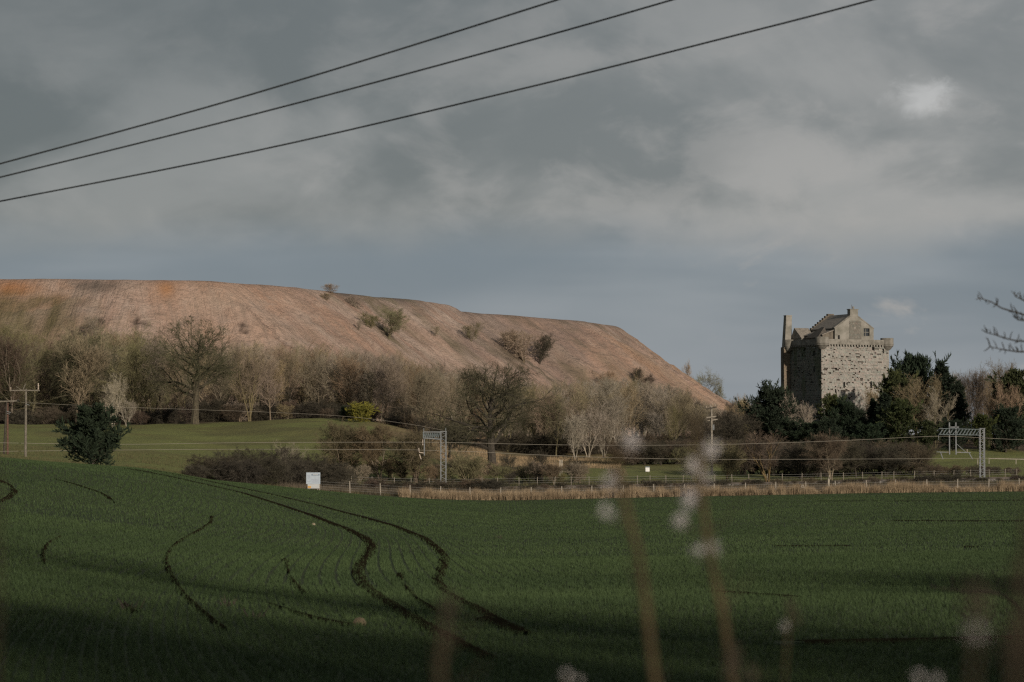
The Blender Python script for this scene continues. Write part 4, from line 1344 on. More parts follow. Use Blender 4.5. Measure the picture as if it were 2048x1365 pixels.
    for sx in (-1, 1):
        xe = gx0 - 0.1 if sx < 0 else gx1 + 0.1
        sk.bar((xm + sx * 0.8, gy0 + 0.3, za - 0.8 * slope + 0.16), (xe, gy0 + 0.3, ze + 0.08), 0.62, 0.2)
    sk.build('coping', M_PARAPET, root, loc=(0, 0, H))
    # lower lean-to left of the cap house
    z1 = zz(658.5) - H
    MB().poly([(1.3, 1.6, 0), (3.62, 1.6, 0), (3.62, 1.6, z1 - 0.3), (1.3, 1.6, z1 - 1.15), (1.3, 8, 0), (3.62, 8, 0), (3.62, 8, z1 - 0.3), (1.3, 8, z1 - 1.15)],
              [(0, 1, 2, 3), (4, 7, 6, 5), (0, 3, 7, 4), (1, 5, 6, 2), (2, 6, 7, 3)]).build('lean_to', M_DARKSTONE, root, loc=(0, 0, H))
    MB().poly([(1.15, 1.45, z1 - 1.15), (3.66, 1.45, z1 - 0.25), (3.66, 8.1, z1 - 0.25), (1.15, 8.1, z1 - 1.15), (1.15, 1.45, z1 - 1.0), (3.66, 1.45, z1 - 0.1), (3.66, 8.1, z1 - 0.1), (1.15, 8.1, z1 - 1.0)],
              [(0, 3, 2, 1), (4, 5, 6, 7), (0, 1, 5, 4), (1, 2, 6, 5), (2, 3, 7, 6), (3, 0, 4, 7)]).build('lean_to_roof', M_SLATE, root, loc=(0, 0, H))
    # long roof over the shaded side: a hipped ridge running back from the corner, dark slope to the left
    zr = zz(656.5, 458) - H
    ze2 = zz(677, 456) - H
    r2 = MB().poly([(0.45, 2.0, ze2), (2.9, 2.0, ze2), (2.9, 6.6, ze2), (0.45, 6.6, ze2), (2.3, 2.5, zr), (2.3, 3.6, zr)],
                   [(0, 1, 4), (1, 2, 5, 4), (2, 3, 5), (3, 0, 4, 5), (0, 3, 2, 1)])
    r2.build('roof', mat('shaded_slate', (0.075, 0.068, 0.06), var=0.3, scale=3), root, loc=(0, 0, H))  # slate colour darkened to carry the shade of this unlit slope
    MB().box((1.7, 4.3, (ze2) / 2), (2.2, 4.4, ze2 - 0.02)).build('side_wall', M_DARKSTONE, root, loc=(0, 0, H))
    # slated wing roof with its ridge across the view
    zr = zz(657.5, 462) - H
    ze3 = zz(678, 460) - H
    MB().poly([(0.3, Dp - 3.6, ze3), (3.6, Dp - 3.6, ze3), (3.6, Dp + 0.3, ze3), (0.3, Dp + 0.3, ze3), (0.35, Dp - 0.9, zr), (3.5, Dp - 0.9, zr)],
              [(0, 1, 5, 4), (2, 3, 4, 5), (3, 0, 4), (1, 2, 5), (0, 3, 2, 1)]).build('roof', M_SLATE, root, loc=(0, 0, H))
    MB().box((1.95, Dp - 1.65, ze3 / 2), (3.1, 3.6, ze3 - 0.02)).build('side_wall', M_HARL, root, loc=(0, 0, H))
    # tall tapering chimney stack at the far left corner
    zc = zz(633, 461) - H
    MB().poly([(-1.25, Dp - 0.1, -0.2), (0.25, Dp - 0.1, -0.2), (0.25, Dp + 1.0, -0.2), (-1.25, Dp + 1.0, -0.2), (-0.85, Dp + 0.0, zc), (0.40, Dp + 0.0, zc), (0.40, Dp + 0.85, zc), (-0.85, Dp + 0.85, zc)],
              [(0, 1, 5, 4), (1, 2, 6, 5), (2, 3, 7, 6), (3, 0, 4, 7), (4, 5, 6, 7)]).box((-0.22, Dp + 0.42, zc + 0.06), (1.35, 0.95, 0.16)).build('chimney', M_HARL, root, loc=(0, 0, H))
    # broken masonry stump beside the stack
    MB().box((0.75, Dp + 0.2, 0.95), (0.5, 0.5, 1.3)).box((0.62, Dp + 0.2, 1.8), (0.36, 0.4, 0.5)).box((0.95, Dp + 0.25, 1.65), (0.3, 0.3, 0.3)).build('broken_masonry', M_HARL, root, loc=(0, 0, H))
    return root


make_castle()

# ------------------------------------------------------------------ railway: ballast, rails, masts, wires
M_STEEL = mat('galvanised_steel', (0.165, 0.178, 0.186), var=0.2, scale=4, rough=0.7)
M_STEEL_DK = mat('weathered_steel', (0.13, 0.16, 0.17), var=0.3, scale=4, rough=0.7)
M_INS = mat('porcelain', (0.42, 0.36, 0.30), var=0.2, scale=6, rough=0.5)
M_WIRE = mat('contact_wire', (0.27, 0.25, 0.21), var=0.1, scale=3, rough=0.6)
M_CABLE = mat('black_cable', (0.030, 0.034, 0.036), var=0.1, scale=3, rough=0.7)
M_BALLAST = mat('ballast_grey', (0.085, 0.080, 0.070), var=0.5, scale=1.2, col2=(0.03, 0.03, 0.026), bump=0.15)
M_RAIL = mat('rusty_rail', (0.06, 0.048, 0.040), var=0.3, scale=2, rough=0.6)
M_WOOD = mat('weathered_timber', (0.15, 0.135, 0.11), var=0.35, scale=5)
M_WOOD_RED = mat('creosoted_timber', (0.115, 0.065, 0.050), var=0.35, scale=5)
M_FPOST = mat('grey_fence_post', (0.27, 0.245, 0.205), var=0.3, scale=5)




def make_track():
    X = np.arange(-29, 110, 0.8)
    prof = [(-4.6, -0.6), (-3.2, -0.05), (-2.8, 0.03), (2.8, 0.03), (3.2, -0.05), (4.6, -0.6)]
    Vv = []
    for x in X:
        y = rail_y(x); g = float(ground0(np.array([x]), np.array([y]))[0])
        for o, h in prof:
            Vv.append((x, y + o, g + h + (rng.random() - 0.5) * 0.14))
    n = len(prof)
    Qf = [(i * n + k, (i + 1) * n + k, (i + 1) * n + k + 1, i * n + k + 1) for i in range(len(X) - 1) for k in range(n - 1)]
    tag(link('railway_ballast', mesh_np('railway_ballast', Vv, Qf, M_BALLAST)), kind='structure')
    root = empty('railway_track', (0, rail_y(0), 0))
    tag(root, 'railway track on ballast crossing behind the fence', 'railway track')
    for off in (-2.4, -0.96, 1.0, 2.44):
        m = MB()
        for x0, x1 in zip(X[:-1:12], X[12::12]):
            p = []
            for x in (x0, x1):
                g = float(ground0(np.array([x]), np.array([rail_y(x)]))[0])
                p.append((x, rail_y(x) + off - rail_y(0), g + 0.17))
            m.bar(p[0], p[1], 0.07, 0.15)
        m.build('rail', M_RAIL, root)
    # loose pale stones along the shoulder
    m = MB()
    for i in range(3200):
        x = rng.uniform(-26, 62) if i < 2700 else rng.uniform(55, 75)
        y = rail_y(x) - 3.4 - rng.random() * 2.6
        g = gz(x, y)
        s = 0.08 + rng.random() ** 2 * 0.26
        a = rng.random() * 3
        M = Matrix.Translation((x, y, g + s * 0.4)) @ Matrix.Rotation(a, 4, 'Z') @ Matrix.Rotation(rng.random() * .6, 4, 'X')
        m.box((0, 0, 0), (s * 1.5, s, s * 0.8), M)
    tag(m.build('rubble', mat('pale_rubble', (0.30, 0.28, 0.26), var=0.6, scale=0.7, col2=(0.08, 0.07, 0.065))), 'loose pale rubble along the near edge of the railway', 'rubble', kind='stuff')


make_track()


def lattice_column(parent, w, h, x0=0.0, y0=0.0, mat_=None, bays=10, name='column', d=0.55):
    """two channel legs with a zigzag of bracing between them, front and back"""
    m = MB()
    for sx in (-1, 1):
        for sy in (-1, 1):
            m.bar((x0 + sx * w / 2, y0 + sy * d / 2, 0), (x0 + sx * w / 2, y0 + sy * d / 2, h), 0.13, 0.10, up=(0, 1, 0))
    m.build(name, mat_, parent)
    st = h / bays
    bm = MB()
    for sy in (-1, 1):
        for i in range(bays * 2):
            a = -1 if i % 2 == 0 else 1
            bm.bar((x0 + a * w / 2, y0 + sy * d / 2, i * st / 2 + 0.05), (x0 - a * w / 2, y0 + sy * d / 2, (i + 1) * st / 2), 0.07, 0.05)
    bm.build('bracing', mat_, parent)
    MB().box((x0, y0, h + 0.04), (w + 0.2, d + 0.2, 0.1)).build('cap_plate', mat_, parent)


def insulator(a, b, parent, r=0.09):
    a = Vector(a); b = Vector(b)
    pts = []; rad = []
    for i in range(9):
        pts.append(a.lerp(b, i / 8)); rad.append(r if i % 2 else r * 0.45)
    MB().tube(pts, rad, 8).build('insulator', M_INS, parent)


def make_masts():
    # left: single column with a deep lattice cantilever to the left
    x = (887 - 1024) / F * 312; y = rail_y(x)
    zb = EYE + ratio(887, 979)[1] * y
    zt = EYE + ratio(887, 864)[1] * y
    px1 = y / F
    r = empty('railway_mast', (x, y, zb))
    tag(r, 'grey lattice railway mast with short lattice arm, left of the dark oak', 'railway mast', 'lattice railway masts')
    H = zt - zb
    lattice_column(r, 12 * px1 * 0.85, H, mat_=M_STEEL, bays=9)
    L = 40 * px1
    m = MB(); b = MB()
    for sy in (-1, 1):
        m.bar((-0.45, sy * 0.24, H - 0.03), (-L, sy * 0.24, H - 0.03), 0.12, 0.13)
        m.bar((-0.45, sy * 0.24, H - 0.95), (-L, sy * 0.24, H - 0.80), 0.12, 0.13)
        for i in range(9):
            x0 = -0.45 - (L - 0.45) * i / 9; x1 = -0.45 - (L - 0.45) * (i + 1) / 9
            b.bar((x0, sy * 0.24, H - 0.08), (x1, sy * 0.24, H - 0.86), 0.06, 0.05)
            b.bar((x1, sy * 0.24, H - 0.08), (x1, sy * 0.24, H - 0.86), 0.06, 0.05)
        b.bar((-L, sy * .24, H), (-L, sy * .24, H - .85), .12, .1)
    m.build('arm', M_STEEL, r); b.build('bracing', M_STEEL_DK, r)
    MB().bar((-L + 0.05, 0, H + 0.05), (-L + 0.05, 0, H + 0.45), 0.08).bar((0.3, 0, H + 0.1), (0.3, 0, H + 0.5), 0.08).build('finial', M_STEEL, r)
    MB().bar((-L + 0.12, 0, H - 0.85), (-L + 0.12, 0, H - 3.05), 0.13).build('drop_tube', M_STEEL, r)
    insulator((-L - 0.1, 0, H - 1.0), (-L - 0.1, 0, H - 1.75), r)
    MB().bar((-L + 0.12, 0, H - 2.75), (-L - 0.55, 0, H - 2.65), 0.09).bar((-L - 0.5, 0, H - 2.9), (-L - 0.28, 0, H - 3.55), 0.10).build('registration_arm', M_INS, r)
    insulator((-L - 0.62, 0, H - 2.1), (-L - 0.55, 0, H - 2.6), r, 0.11)
    MB().box((0, 0, 0.0), (1.1, 0.9, 0.5)).build('base', M_BALLAST, r)
    # right
    x = (1966 - 1024) / F * 324; y = rail_y(x)
    zb = EYE + ratio(1966, 966)[1] * y
    zt = EYE + ratio(1966, 858)[1] * y
    k = y / F
    H = zt - zb
    r = empty('railway_mast', (x, y, zb))
    tag(r, 'grey lattice railway mast with long dark arm and twin drop tubes, right of the castle', 'railway mast', 'lattice railway masts')
    lattice_column(r, 8.5 * k, H, mat_=M_STEEL, bays=9)
    L = 85 * k
    m = MB(); b = MB()
    for sy in (-1, 1):
        m.bar((-0.35, sy * 0.25, H - 0.08), (-L, sy * 0.25, H + 0.05), 0.07, 0.07)
        m.bar((-0.35, sy * 0.25, H - 0.85), (-L, sy * 0.25, H - 0.75), 0.07, 0.07)
        for i in range(12):
            x0 = -0.35 - (L - 0.35) * i / 12; x1 = -0.35 - (L - 0.35) * (i + 1) / 12
            b.bar((x0, sy * 0.25, H - 0.08), (x1, sy * 0.25, H - 0.8), 0.09, 0.05)
    m.build('arm', M_STEEL_DK, r); b.build('bracing', M_STEEL_DK, r)
    xa, xb = -65 * k, -52 * k
    for xx in (xa, xb):
        MB().bar((xx, 0, H + 0.85), (xx, 0, H - 3.45), 0.15).build('drop_tube', M_STEEL, r)
    MB().bar((xa, 0, H + 0.22), (xb + 6 * k, 0, H + 0.22), 0.15).build('cross_tie', M_STEEL, r)
    g = H - 3.15
    MB().bar((xa - 5 * k, 0, g), (xa - 26 * k, 0, g + 0.05), 0.09).bar((xa - 18 * k, 0, g), (xa - 13 * k, 0, g - 0.95), 0.10).build('registration_arm', M_STEEL, r)
    MB().bar((xb, 0, g), (xb + 29 * k, 0, g - 0.05), 0.11).bar((xb, 0, g + 1.2), (xb + 19 * k, 0, g + 0.05), 0.06).bar((xb + 26 * k, 0, g - 0.1), (xb + 33 * k, 0, g - 0.95), 0.11).build('registration_arm', M_STEEL, r)
    insulator((xa - 2 * k, 0, g), (xa - 6 * k, 0, g), r)
    insulator((xb + 22 * k, 0, g + 0.02), (xb + 22 * k, 0, g + 0.4), r)
    insulator((xb + 3 * k, 0, g), (xb + 9 * k, 0, g), r)
    MB().bar((-L - 0.1, 0, H - 0.75), (-L - 0.1, 0, H - 1.5), 0.06).build('dropper', M_STEEL, r)
    MB().box((0, 0, 0.0), (1.1, 0.9, 0.5)).build('base', M_BALLAST, r)


make_masts()


def wire_px(name, pts, dfun, rad, material, label, cat, group=None, sides=4, ext=None):
    P = [pt(px, py, dfun(px)) for px, py in pts]
    # smooth through the points
    out = []
    n = len(P)
    for i in range(n - 1):
        p0 = P[max(i - 1, 0)]; p1 = P[i]; p2 = P[i + 1]; p3 = P[min(i + 2, n - 1)]
        for j in range(6):
            t = j / 6
            out.append(0.5 * ((2 * p1) + (p2 - p0) * t + (2 * p0 - 5 * p1 + 4 * p2 - p3) * t * t + (3 * p1 - p0 - 3 * p2 + p3) * t ** 3))
    out.append(P[-1])
    return tag(MB().tube(out, rad, sides).build(name, material), label, cat, group)


rd = lambda px: rail_y((px - 1024) / F * 316)
wire_px('overhead_wire', [(-160, 881), (0, 886), (250, 889), (480, 886), (850, 885), (1100, 890), (1300, 891), (1500, 888), (1700, 881), (1872, 873), (1960, 876), (2048, 880), (2250, 886)], rd, 0.020, M_WIRE, 'upper thin overhead line of the railway, running from mast to mast', 'wire')
wire_px('overhead_wire', [(-160, 905), (200, 901), (480, 899), (790, 900), (850, 901), (950, 904), (1050, 909), (1200, 915), (1400, 919), (1600, 919), (1840, 918), (2000, 917), (2250, 918)], rd, 0.020, M_WIRE, 'lower contact wire of the railway, below the upper line', 'wire')

# ------------------------------------------------------------------ fences
M_STEEL_THIN = mat('fence_wire', (0.24, 0.24, 0.23), var=0.1, scale=2, rough=0.5)


def make_fence():
    r = empty('field_fence', (0, 288, 0))
    tag(r, 'post and wire fence along the far edge of the green field', 'fence')
    tops = []
    pm = MB().box((0, 0, 0.62), (0.11, 0.11, 1.6)).mesh('post', M_FPOST)
    px = 640.0
    while px < 2100:
        d = 288.5
        p = on(px, d)
        o = link('post', pm, r, (p.x, p.y - 288, p.z + rng.random() * 0.08))
        o.rotation_euler = ((rng.random() - 0.5) * 0.08, (rng.random() - 0.5) * 0.10, 0)
        tops.append(p)
        px += 61 + rng.normal() * 1.0
    for h in (0.35, 0.62, 0.9, 1.2):
        m = MB()
        for a, b in zip(tops[:-1], tops[1:]):
            m.bar((a.x, a.y - 288 - 0.07, a.z + h), (b.x, b.y - 288 - 0.07, b.z + h), 0.012)
        m.build('wire', M_STEEL_THIN, r)
    # second line beyond the track
    r = empty('railway_fence', (0, 318, 0))
    tag(r, 'second lower fence of short posts on the far side of the railway', 'fence')
    pm = MB().box((0, 0, 0.5), (0.09, 0.09, 1.3)).mesh('post', mat('dull_fence_post', (0.19, 0.17, 0.14), var=0.4, scale=3))
    last = None
    m = MB()
    px = 505.0
    while px < 2100:
        x = (px - 1024) / F * 319
        y = rail_y(x) + 6.5
        p = Vector((x, y, gz(x, y)))
        o = link('post', pm, r, (p.x, p.y - 318, p.z))
        o.rotation_euler = ((rng.random() - 0.5) * 0.08, (rng.random() - 0.5) * 0.12, 0)
        if last is not None:
            for h in (0.4, 0.7, 1.0):
                m.bar((last.x, last.y - 318 - .06, last.z + h), (p.x, p.y - 318 - .06, p.z + h), 0.012)
        last = p
        px += 38 + rng.normal() * 6
    m.build('wire', M_STEEL_THIN, r)


make_fence()


def make_rail_fences():
    # timber rail at centre with a pair of pale posts
    r = empty('timber_rail', on(1085, 345))
    tag(r, 'long dark timber rail with pale uprights beyond the railway, right of the dark oak', 'rail')
    k = 345 / F
    def L(px, py):
        return pt(px, py, 345) - r.location
    MB().bar(L(1016, 938), L(1150, 940), 0.16, 0.30).build('rail', M_BARK_DARK, r)
    MB().bar(L(1016, 943), L(1150, 944), 0.08, 0.10).build('rail', M_WOOD, r)
    for px in (1016.5, 1120, 1124):
        MB().bar(L(px, 920 if px > 1100 else 922), L(px, 952), 0.10).build('post', mat('whitish_post', (0.42, 0.40, 0.36), var=0.2) if px > 1100 else M_WOOD, r)
    MB().bar(L(1052, 938), L(1052, 952), 0.10).build('post', M_WOOD_RED, r)
    # pale paddock rail at the right edge
    r = empty('paddock_rail', on(2000, 372))
    tag(r, 'pale single rail fence on the grass at the right edge, behind the mast', 'rail')
    def L2(px, py):
        return pt(px, py, 372) - r.location
    MB().bar(L2(1978, 917.5), L2(2110, 921), 0.07, 0.09).build('rail', M_FPOST, r)
    for px, a, b in ((1978, 916, 928), (2032, 918, 929), (2085, 919, 931), (1955.5, 917, 930)):
        MB().bar(L2(px, a), L2(px, b), 0.10).build('post', M_FPOST, r)
    # marker post with a white head
    p = on(1931.5, 350)
    r = empty('marker_post', p)
    tag(r, 'short post with a white head under the drop tubes of the right mast', 'post')
    MB().bar((0, 0, 0), (0, 0, 0.75), 0.14).build('shaft', M_FPOST, r)
    MB().lathe([(0, 0.75), (0.12, 0.8), (0.12, 0.95), (0, 1.02)], 10).build('head', M_INS, r)
    # tee box on the fairway
    p = cast(1295, 945)
    r = empty('tee_box', p)
    tag(r, 'small white box with dark lid standing on the grass beyond the railway', 'box')
    k = p.y / F
    MB().box((0, 0, 4 * k), (8 * k, 5 * k, 8 * k)).build('box', mat('white_paint', (0.72, 0.73, 0.72), var=0.1), r)
    MB().box((0, 0, 9.2 * k), (9 * k, 6 * k, 2.2 * k)).build('lid', M_STEEL_DK, r)
    # little A-shaped stile
    p = on(1604, 287.2)
    r = empty('stile', p)
    tag(r, 'small grey timber stile leaning on the field fence below the castle', 'stile')
    MB().bar((-0.45, 0, 0.2), (0.0, 0, 1.15), 0.10).build('leg', M_FPOST, r)
    MB().bar((0.75, 0, -0.1), (0.0, 0, 1.15), 0.10).build('leg', M_FPOST, r)
    MB().bar((-0.3, -0.1, 0.45), (0.45, -0.1, 0.45), 0.09).build('tread', M_FPOST, r)
    MB().bar((-0.15, -0.1, 0.8), (0.22, -0.1, 0.8), 0.09).build('tread', M_FPOST, r)
    p = on(1656, 300)
    tag(MB().bar((0, 0, -0.1), (0.04, 0, 1.35), 0.22).bar((0, 0, 1.2), (0.1, 0, 1.8), 0.08).build('stump', M_BARK_PALE, None, loc=p), 'pale dead stump behind the fence below the castle', 'stump')


make_rail_fences()


# ------------------------------------------------------------------ poles
def pole(px, d, ytop, label, material, h_cross, cross_w, ybase, double=False, arms=1):
    p = on(px, d)
    top = pt(px, ytop, d).z
    base = p.z
    r = empty('utility_pole', p)
    tag(r, label, 'utility pole')
    h = top - base
    m = MB()
    if double:
        MB().tube([(-0.22, 0, -0.5), (0.1, 0, h)], [0.15, 0.11], 8).build('shaft', M_BARK_DARK, r)
        MB().tube([(0.22, 0.25, -0.5), (0.16, 0.25, h)], [0.15, 0.11], 8).build('shaft', material, r)
    else:
        MB().tube([(0, 0, -0.5), (0, 0, h)], [0.17, 0.12], 8).build('shaft', material, r)
    return r, h


def make_poles():
    d = 300
    k = d / F
    r, h = pole(52, d, 778, 'pale wooden utility pole with a wide crossarm, left of the dark pine', M_WOOD, 0, 0, 910)
    MB().bar((-32 * k, -0.17, h - 3.4 * k), (28 * k, -0.17, h - 3.4 * k), 0.13, 0.15).build('crossarm', M_WOOD, r)
    MB().bar((-6 * k, -0.17, h - 3 * k), (0, -0.17, h + 10 * k), 0.10).bar((-20 * k, -.1, h + 5 * k), (-6 * k, -.1, h - 4 * k), 0.06).build('strut', M_WOOD, r)
    for x in (-30, 25):
        insulator((x * k, -0.17, h - 2 * k), (x * k, -0.17, h + (11 if x > 0 else 3) * k), r, 0.10)
    MB().bar((0, -.2, h - 30 * k), (8 * k, -.2, h - 33 * k), 0.06).build('bracket', M_STEEL, r)
    r, h = pole(12, d + 3, 803, 'reddish double wooden pole with a crossarm at the left edge of the photo', M_WOOD_RED, 0, 0, 905, double=True)
    MB().bar((-22 * k, -0.17, h - 1.5 * k), (27 * k, -0.17, h + 1.5 * k), 0.12, 0.15).build('crossarm', M_WOOD, r)
    MB().bar((2 * k, -0.2, h - 20 * k), (11 * k, -0.2, h - 23 * k), 0.06).bar((2 * k, -0.2, h - 24 * k), (9 * k, -0.2, h - 26 * k), 0.05).build('bracket', M_STEEL, r)
    insulator((24 * k, -.17, h), (26 * k, -.17, h + 4 * k), r, .09)
    d = 362
    k = d / F
    r, h = pole(1423, d, 812, 'slim utility pole with three insulators and stacked crossarms in the middle distance', M_FPOST, 0, 0, 935)
    MB().bar((-10 * k, -0.15, h - 6.5 * k), (10 * k, -0.15, h - 2.5 * k), 0.13, 0.16).build('crossarm', M_BARK_DARK, r)
    for x, z in ((-11, -3), (-3, -1), (6.5, 1)):
        insulator((x * k, -0.15, h + (z - 2) * k), (x * k, -0.15, h + (z + 3) * k), r, 0.12)
    MB().bar((-11 * k, -0.3, h - 24 * k), (9 * k, -0.3, h - 21 * k), 0.14, 0.16).bar((-8 * k, 0.2, h - 30 * k), (12 * k, 0.2, h - 27 * k), 0.14, 0.16).build('crossarm', M_FPOST, r)
    MB().box((3.5 * k, 0.0, h - 43 * k), (0.28, 0.28, 0.8)).build('switch_box', M_STEEL, r)
    # thin line strung between the left poles and off to the right
    wire_px('service_wire', [(-150, 796), (0, 802), (60, 806), (200, 813), (370, 819), (540, 825), (700, 834), (820, 849), (886, 861)], lambda px: 302 + max(0, px - 52) / 834 * 10, 0.013, M_WIRE, 'thin pale service line running right from the left poles in front of the wood', 'wire')


make_poles()


def make_sign():
    d = 272.0
    k = d / F
    c = pt(626.5, 957, d)
    g = gz(c.x, c.y)
    r = empty('notice_board', (c.x, c.y, g))
    tag(r, 'white two panel notice board standing behind the crest of the field', 'sign')
    z = c.z - g
    mw = mat('sign_white_blue', (0.36, 0.42, 0.48), var=0.08, scale=3)
    mg = mat('sign_pale_grey', (0.42, 0.44, 0.45), var=0.08, scale=3)
    mo = mat('sign_orange', (0.50, 0.30, 0.10), var=0.1)
    ml = mat('sign_ink', (0.16, 0.21, 0.27), var=0.1)
    mp = mat('sign_text_grey', (0.30, 0.33, 0.40), var=0.1)
    up = MB().box((0, 0, z), (28 * k, 0.06, 23 * k)).build('upper_panel', mw, r)
    lo = MB().box((0.5 * k, 0.02, z - 16 * k), (23.5 * k, 0.06, 8.6 * k)).build('lower_panel', mg, r)
    # printed blocks: too small to read in the photo
    pr = MB()
    pr.box((4.5 * k, -0.036, z + 7 * k), (16 * k, 0.008, 3.2 * k))
    pr.build('header_band', ml, up)
    m = MB()
    m.box((4.5 * k, -0.042, z + 7.1 * k), (11 * k, 0.006, 1.5 * k))
    m.build('header_lettering', mg, up)
    m = MB()
    for i, (x, zz_, w) in enumerate(((-9, 6, 6), (-9, 3.5, 5), (-9, 1, 6), (-9, -1.5, 4), (4, -3, 15), (4, -5.2, 13), (4, -7.4, 14), (-8.5, -6, 6))):
        m.box((x * k, -0.036, z + zz_ * k), (w * k, 0.008, 0.9 * k))
    m.build('text_lines', mp, up)
    MB().box((-7.5 * k, -0.016, z - 17.5 * k), (6.5 * k, 0.008, 4.2 * k)).build('orange_patch', mo, lo)
    for x in (-8, 9):
        MB().box((x * k, 0.10, (z + 10 * k) / 2 - 0.2), (0.09, 0.09, z + 10 * k)).build('post', M_FPOST, r)


make_sign()


# ------------------------------------------------------------------ big power lines across the sky
def make_lines():
    L0 = [((-160, 371), (0, 328), (500, 190), (1115, 0), (1500, -128)), ((-160, 392), (0, 355), (512, 228), (1024, 91), (1345, 0), (1800, -135)), ((-160, 433), (0, 403), (512, 302), (1024, 183), (1420, 84), (1745, 0), (2300, -155))]
    labs = ['topmost of the three dark power cables crossing the sky', 'middle one of the three dark power cables crossing the sky', 'lowest of the three dark power cables crossing the sky']
    for pts, lab, off in zip(L0, labs, (0, 0.8, 1.6)):
        wire_px('power_cable', pts, lambda px, off=off: 30 - px / 1024 * 3.4 + off, 0.0105, M_CABLE, lab, 'power cable', 'power cables', sides=6)


make_lines()
# ------------------------------------------------------------------ the field: wheel tracks, crop, reeds
M_SOIL = mat('bare_soil', (0.026, 0.020, 0.012), var=0.5, scale=4, col2=(0.014, 0.012, 0.007), bump=0.05, spec=0.0)
M_BLADE = mat('cereal_blades', (0.050, 0.080, 0.028), var=0.35, scale=0.12, col2=(0.034, 0.058, 0.020), rough=0.8)
TRACK_MASK = []


def resample(P, step):
    seg = np.linalg.norm(np.diff(P, axis=0), axis=1)
    s = np.concatenate([[0], np.cumsum(seg)])
    n = max(int(s[-1] / step), 2)
    t = np.linspace(0, s[-1], n)
    Q_ = np.stack([np.interp(t, s, P[:, 0]), np.interp(t, s, P[:, 1])], -1)
    for _ in range(14):
        Q_[1:-1] = (Q_[:-2] + Q_[1:-1] * 2 + Q_[2:]) / 4
    return Q_


def ribbon(path, w0, w1, gaps=0.0, seed=0, label=None):
    P = plan(path)
    Q_ = resample(P, 0.35)
    T = np.gradient(Q_, axis=0)
    T /= np.linalg.norm(T, axis=1)[:, None] + 1e-9
    Nn = np.stack([-T[:, 1], T[:, 0]], -1)
    n = len(Q_)
    t = np.linspace(0, 1, n)
    w = (w0 + (w1 - w0) * t) * 0.5 * 0.62 * np.minimum(1 + 3.0 * T[:, 0] ** 2, 2.6)
    wob = 0.9 + 0.2 * vnoise(np.arange(n) * 0.8, np.full(n, seed), 3)
    wob2 = 0.9 + 0.2 * vnoise(np.arange(n) * 0.8, np.full(n, seed + 9.0), 3)
    fade = np.clip(vnoise(np.arange(n) * 0.07, np.full(n, seed + 4.0), 3) * 3 - 3 * gaps, 0.0, 1)
    K = 4
    Vv = np.empty((n, K + 1, 3))
    for k in range(K + 1):
        f = k / K * 2 - 1
        ww = np.where(f > 0, w * wob, w * wob2) * fade
        q = Q_ + Nn * (f * ww)[:, None]
        Vv[:, k, :2] = q
        Vv[:, k, 2] = ground0(q[:, 0], q[:, 1]) + 0.045 - 0.03 * abs(f)
    I = np.arange(n * (K + 1)).reshape(n, K + 1)
    F_ = np.stack([I[:-1, :-1], I[1:, :-1], I[1:, 1:], I[:-1, 1:]], -1).reshape(-1, 4)
    ok = (fade[:-1] > 0.08)
    F_ = F_.reshape(n - 1, K, 4)[ok].reshape(-1, 4)
    o = link('wheel_track', mesh_np('wheel_track', Vv.reshape(-1, 3), F_, M_SOIL))
    tag(o, kind='structure')
    TRACK_MASK.append((Q_, w * fade))


ribbon(TRACK_A, 1.05, 0.30, -0.4, 1)
ribbon(TRACK_B, 1.05, 0.28, -0.25, 2)
ribbon(TRACK_C, 0.20, 0.17, 0.0, 3)
ribbon([(570, 1120), (574, 1140), (585, 1165), (610, 1190)], 0.28, 0.2, 0.2, 4)
ribbon([(800, 1150), (806, 1170), (830, 1198), (870, 1225)], 0.30, 0.2, 0.2, 5)
ribbon([(120, 1075), (92, 1090), (85, 1112), (88, 1130)], 0.16, 0.12, 0.1, 6)
ribbon([(0, 962), (22, 972), (30, 984), (18, 996), (0, 1004)], 0.35, 0.35, 0.0, 7)
ribbon([(90, 954), (160, 972), (205, 988), (228, 1004), (235, 1022)], 0.35, 0.3, 0.3, 8)
ribbon([(975, 1240), (1010, 1252), (1052, 1272)], 0.50, 0.40, 0.0, 9)
ribbon([(1780, 1003), (1900, 1002.5), (2060, 1001)], 1.6, 2.2, 0.05, 10)
ribbon([(1640, 1003), (1790, 1003)], 0.9, 1.5, 0.3, 14)
ribbon([(1790, 1042), (1900, 1043), (2060, 1043)], 1.1, 1.3, 0.05, 11)
ribbon([(1430, 1186), (1520, 1192), (1600, 1198)], 0.35, 0.3, 0.1, 12)
ribbon([(1600, 1290), (1760, 1290), (1880, 1285), (2060, 1280)], 0.35, 0.3, 0.1, 13)
ribbon([(1430, 1092), (1560, 1094), (1700, 1093)], 0.3, 0.3, 0.45, 15)
ribbon([(1100, 1120), (1200, 1128), (1330, 1132)], 0.3, 0.3, 0.45, 16)
ribbon([(540, 1212), (600, 1232), (660, 1250), (705, 1254)], 0.22, 0.22, 0.35, 17)
ribbon([(250, 1212), (272, 1228)], 0.16, 0.16, 0.0, 18)
ribbon([(1930, 1095), (1960, 1095)], 0.6, 0.6, 0.0, 19)


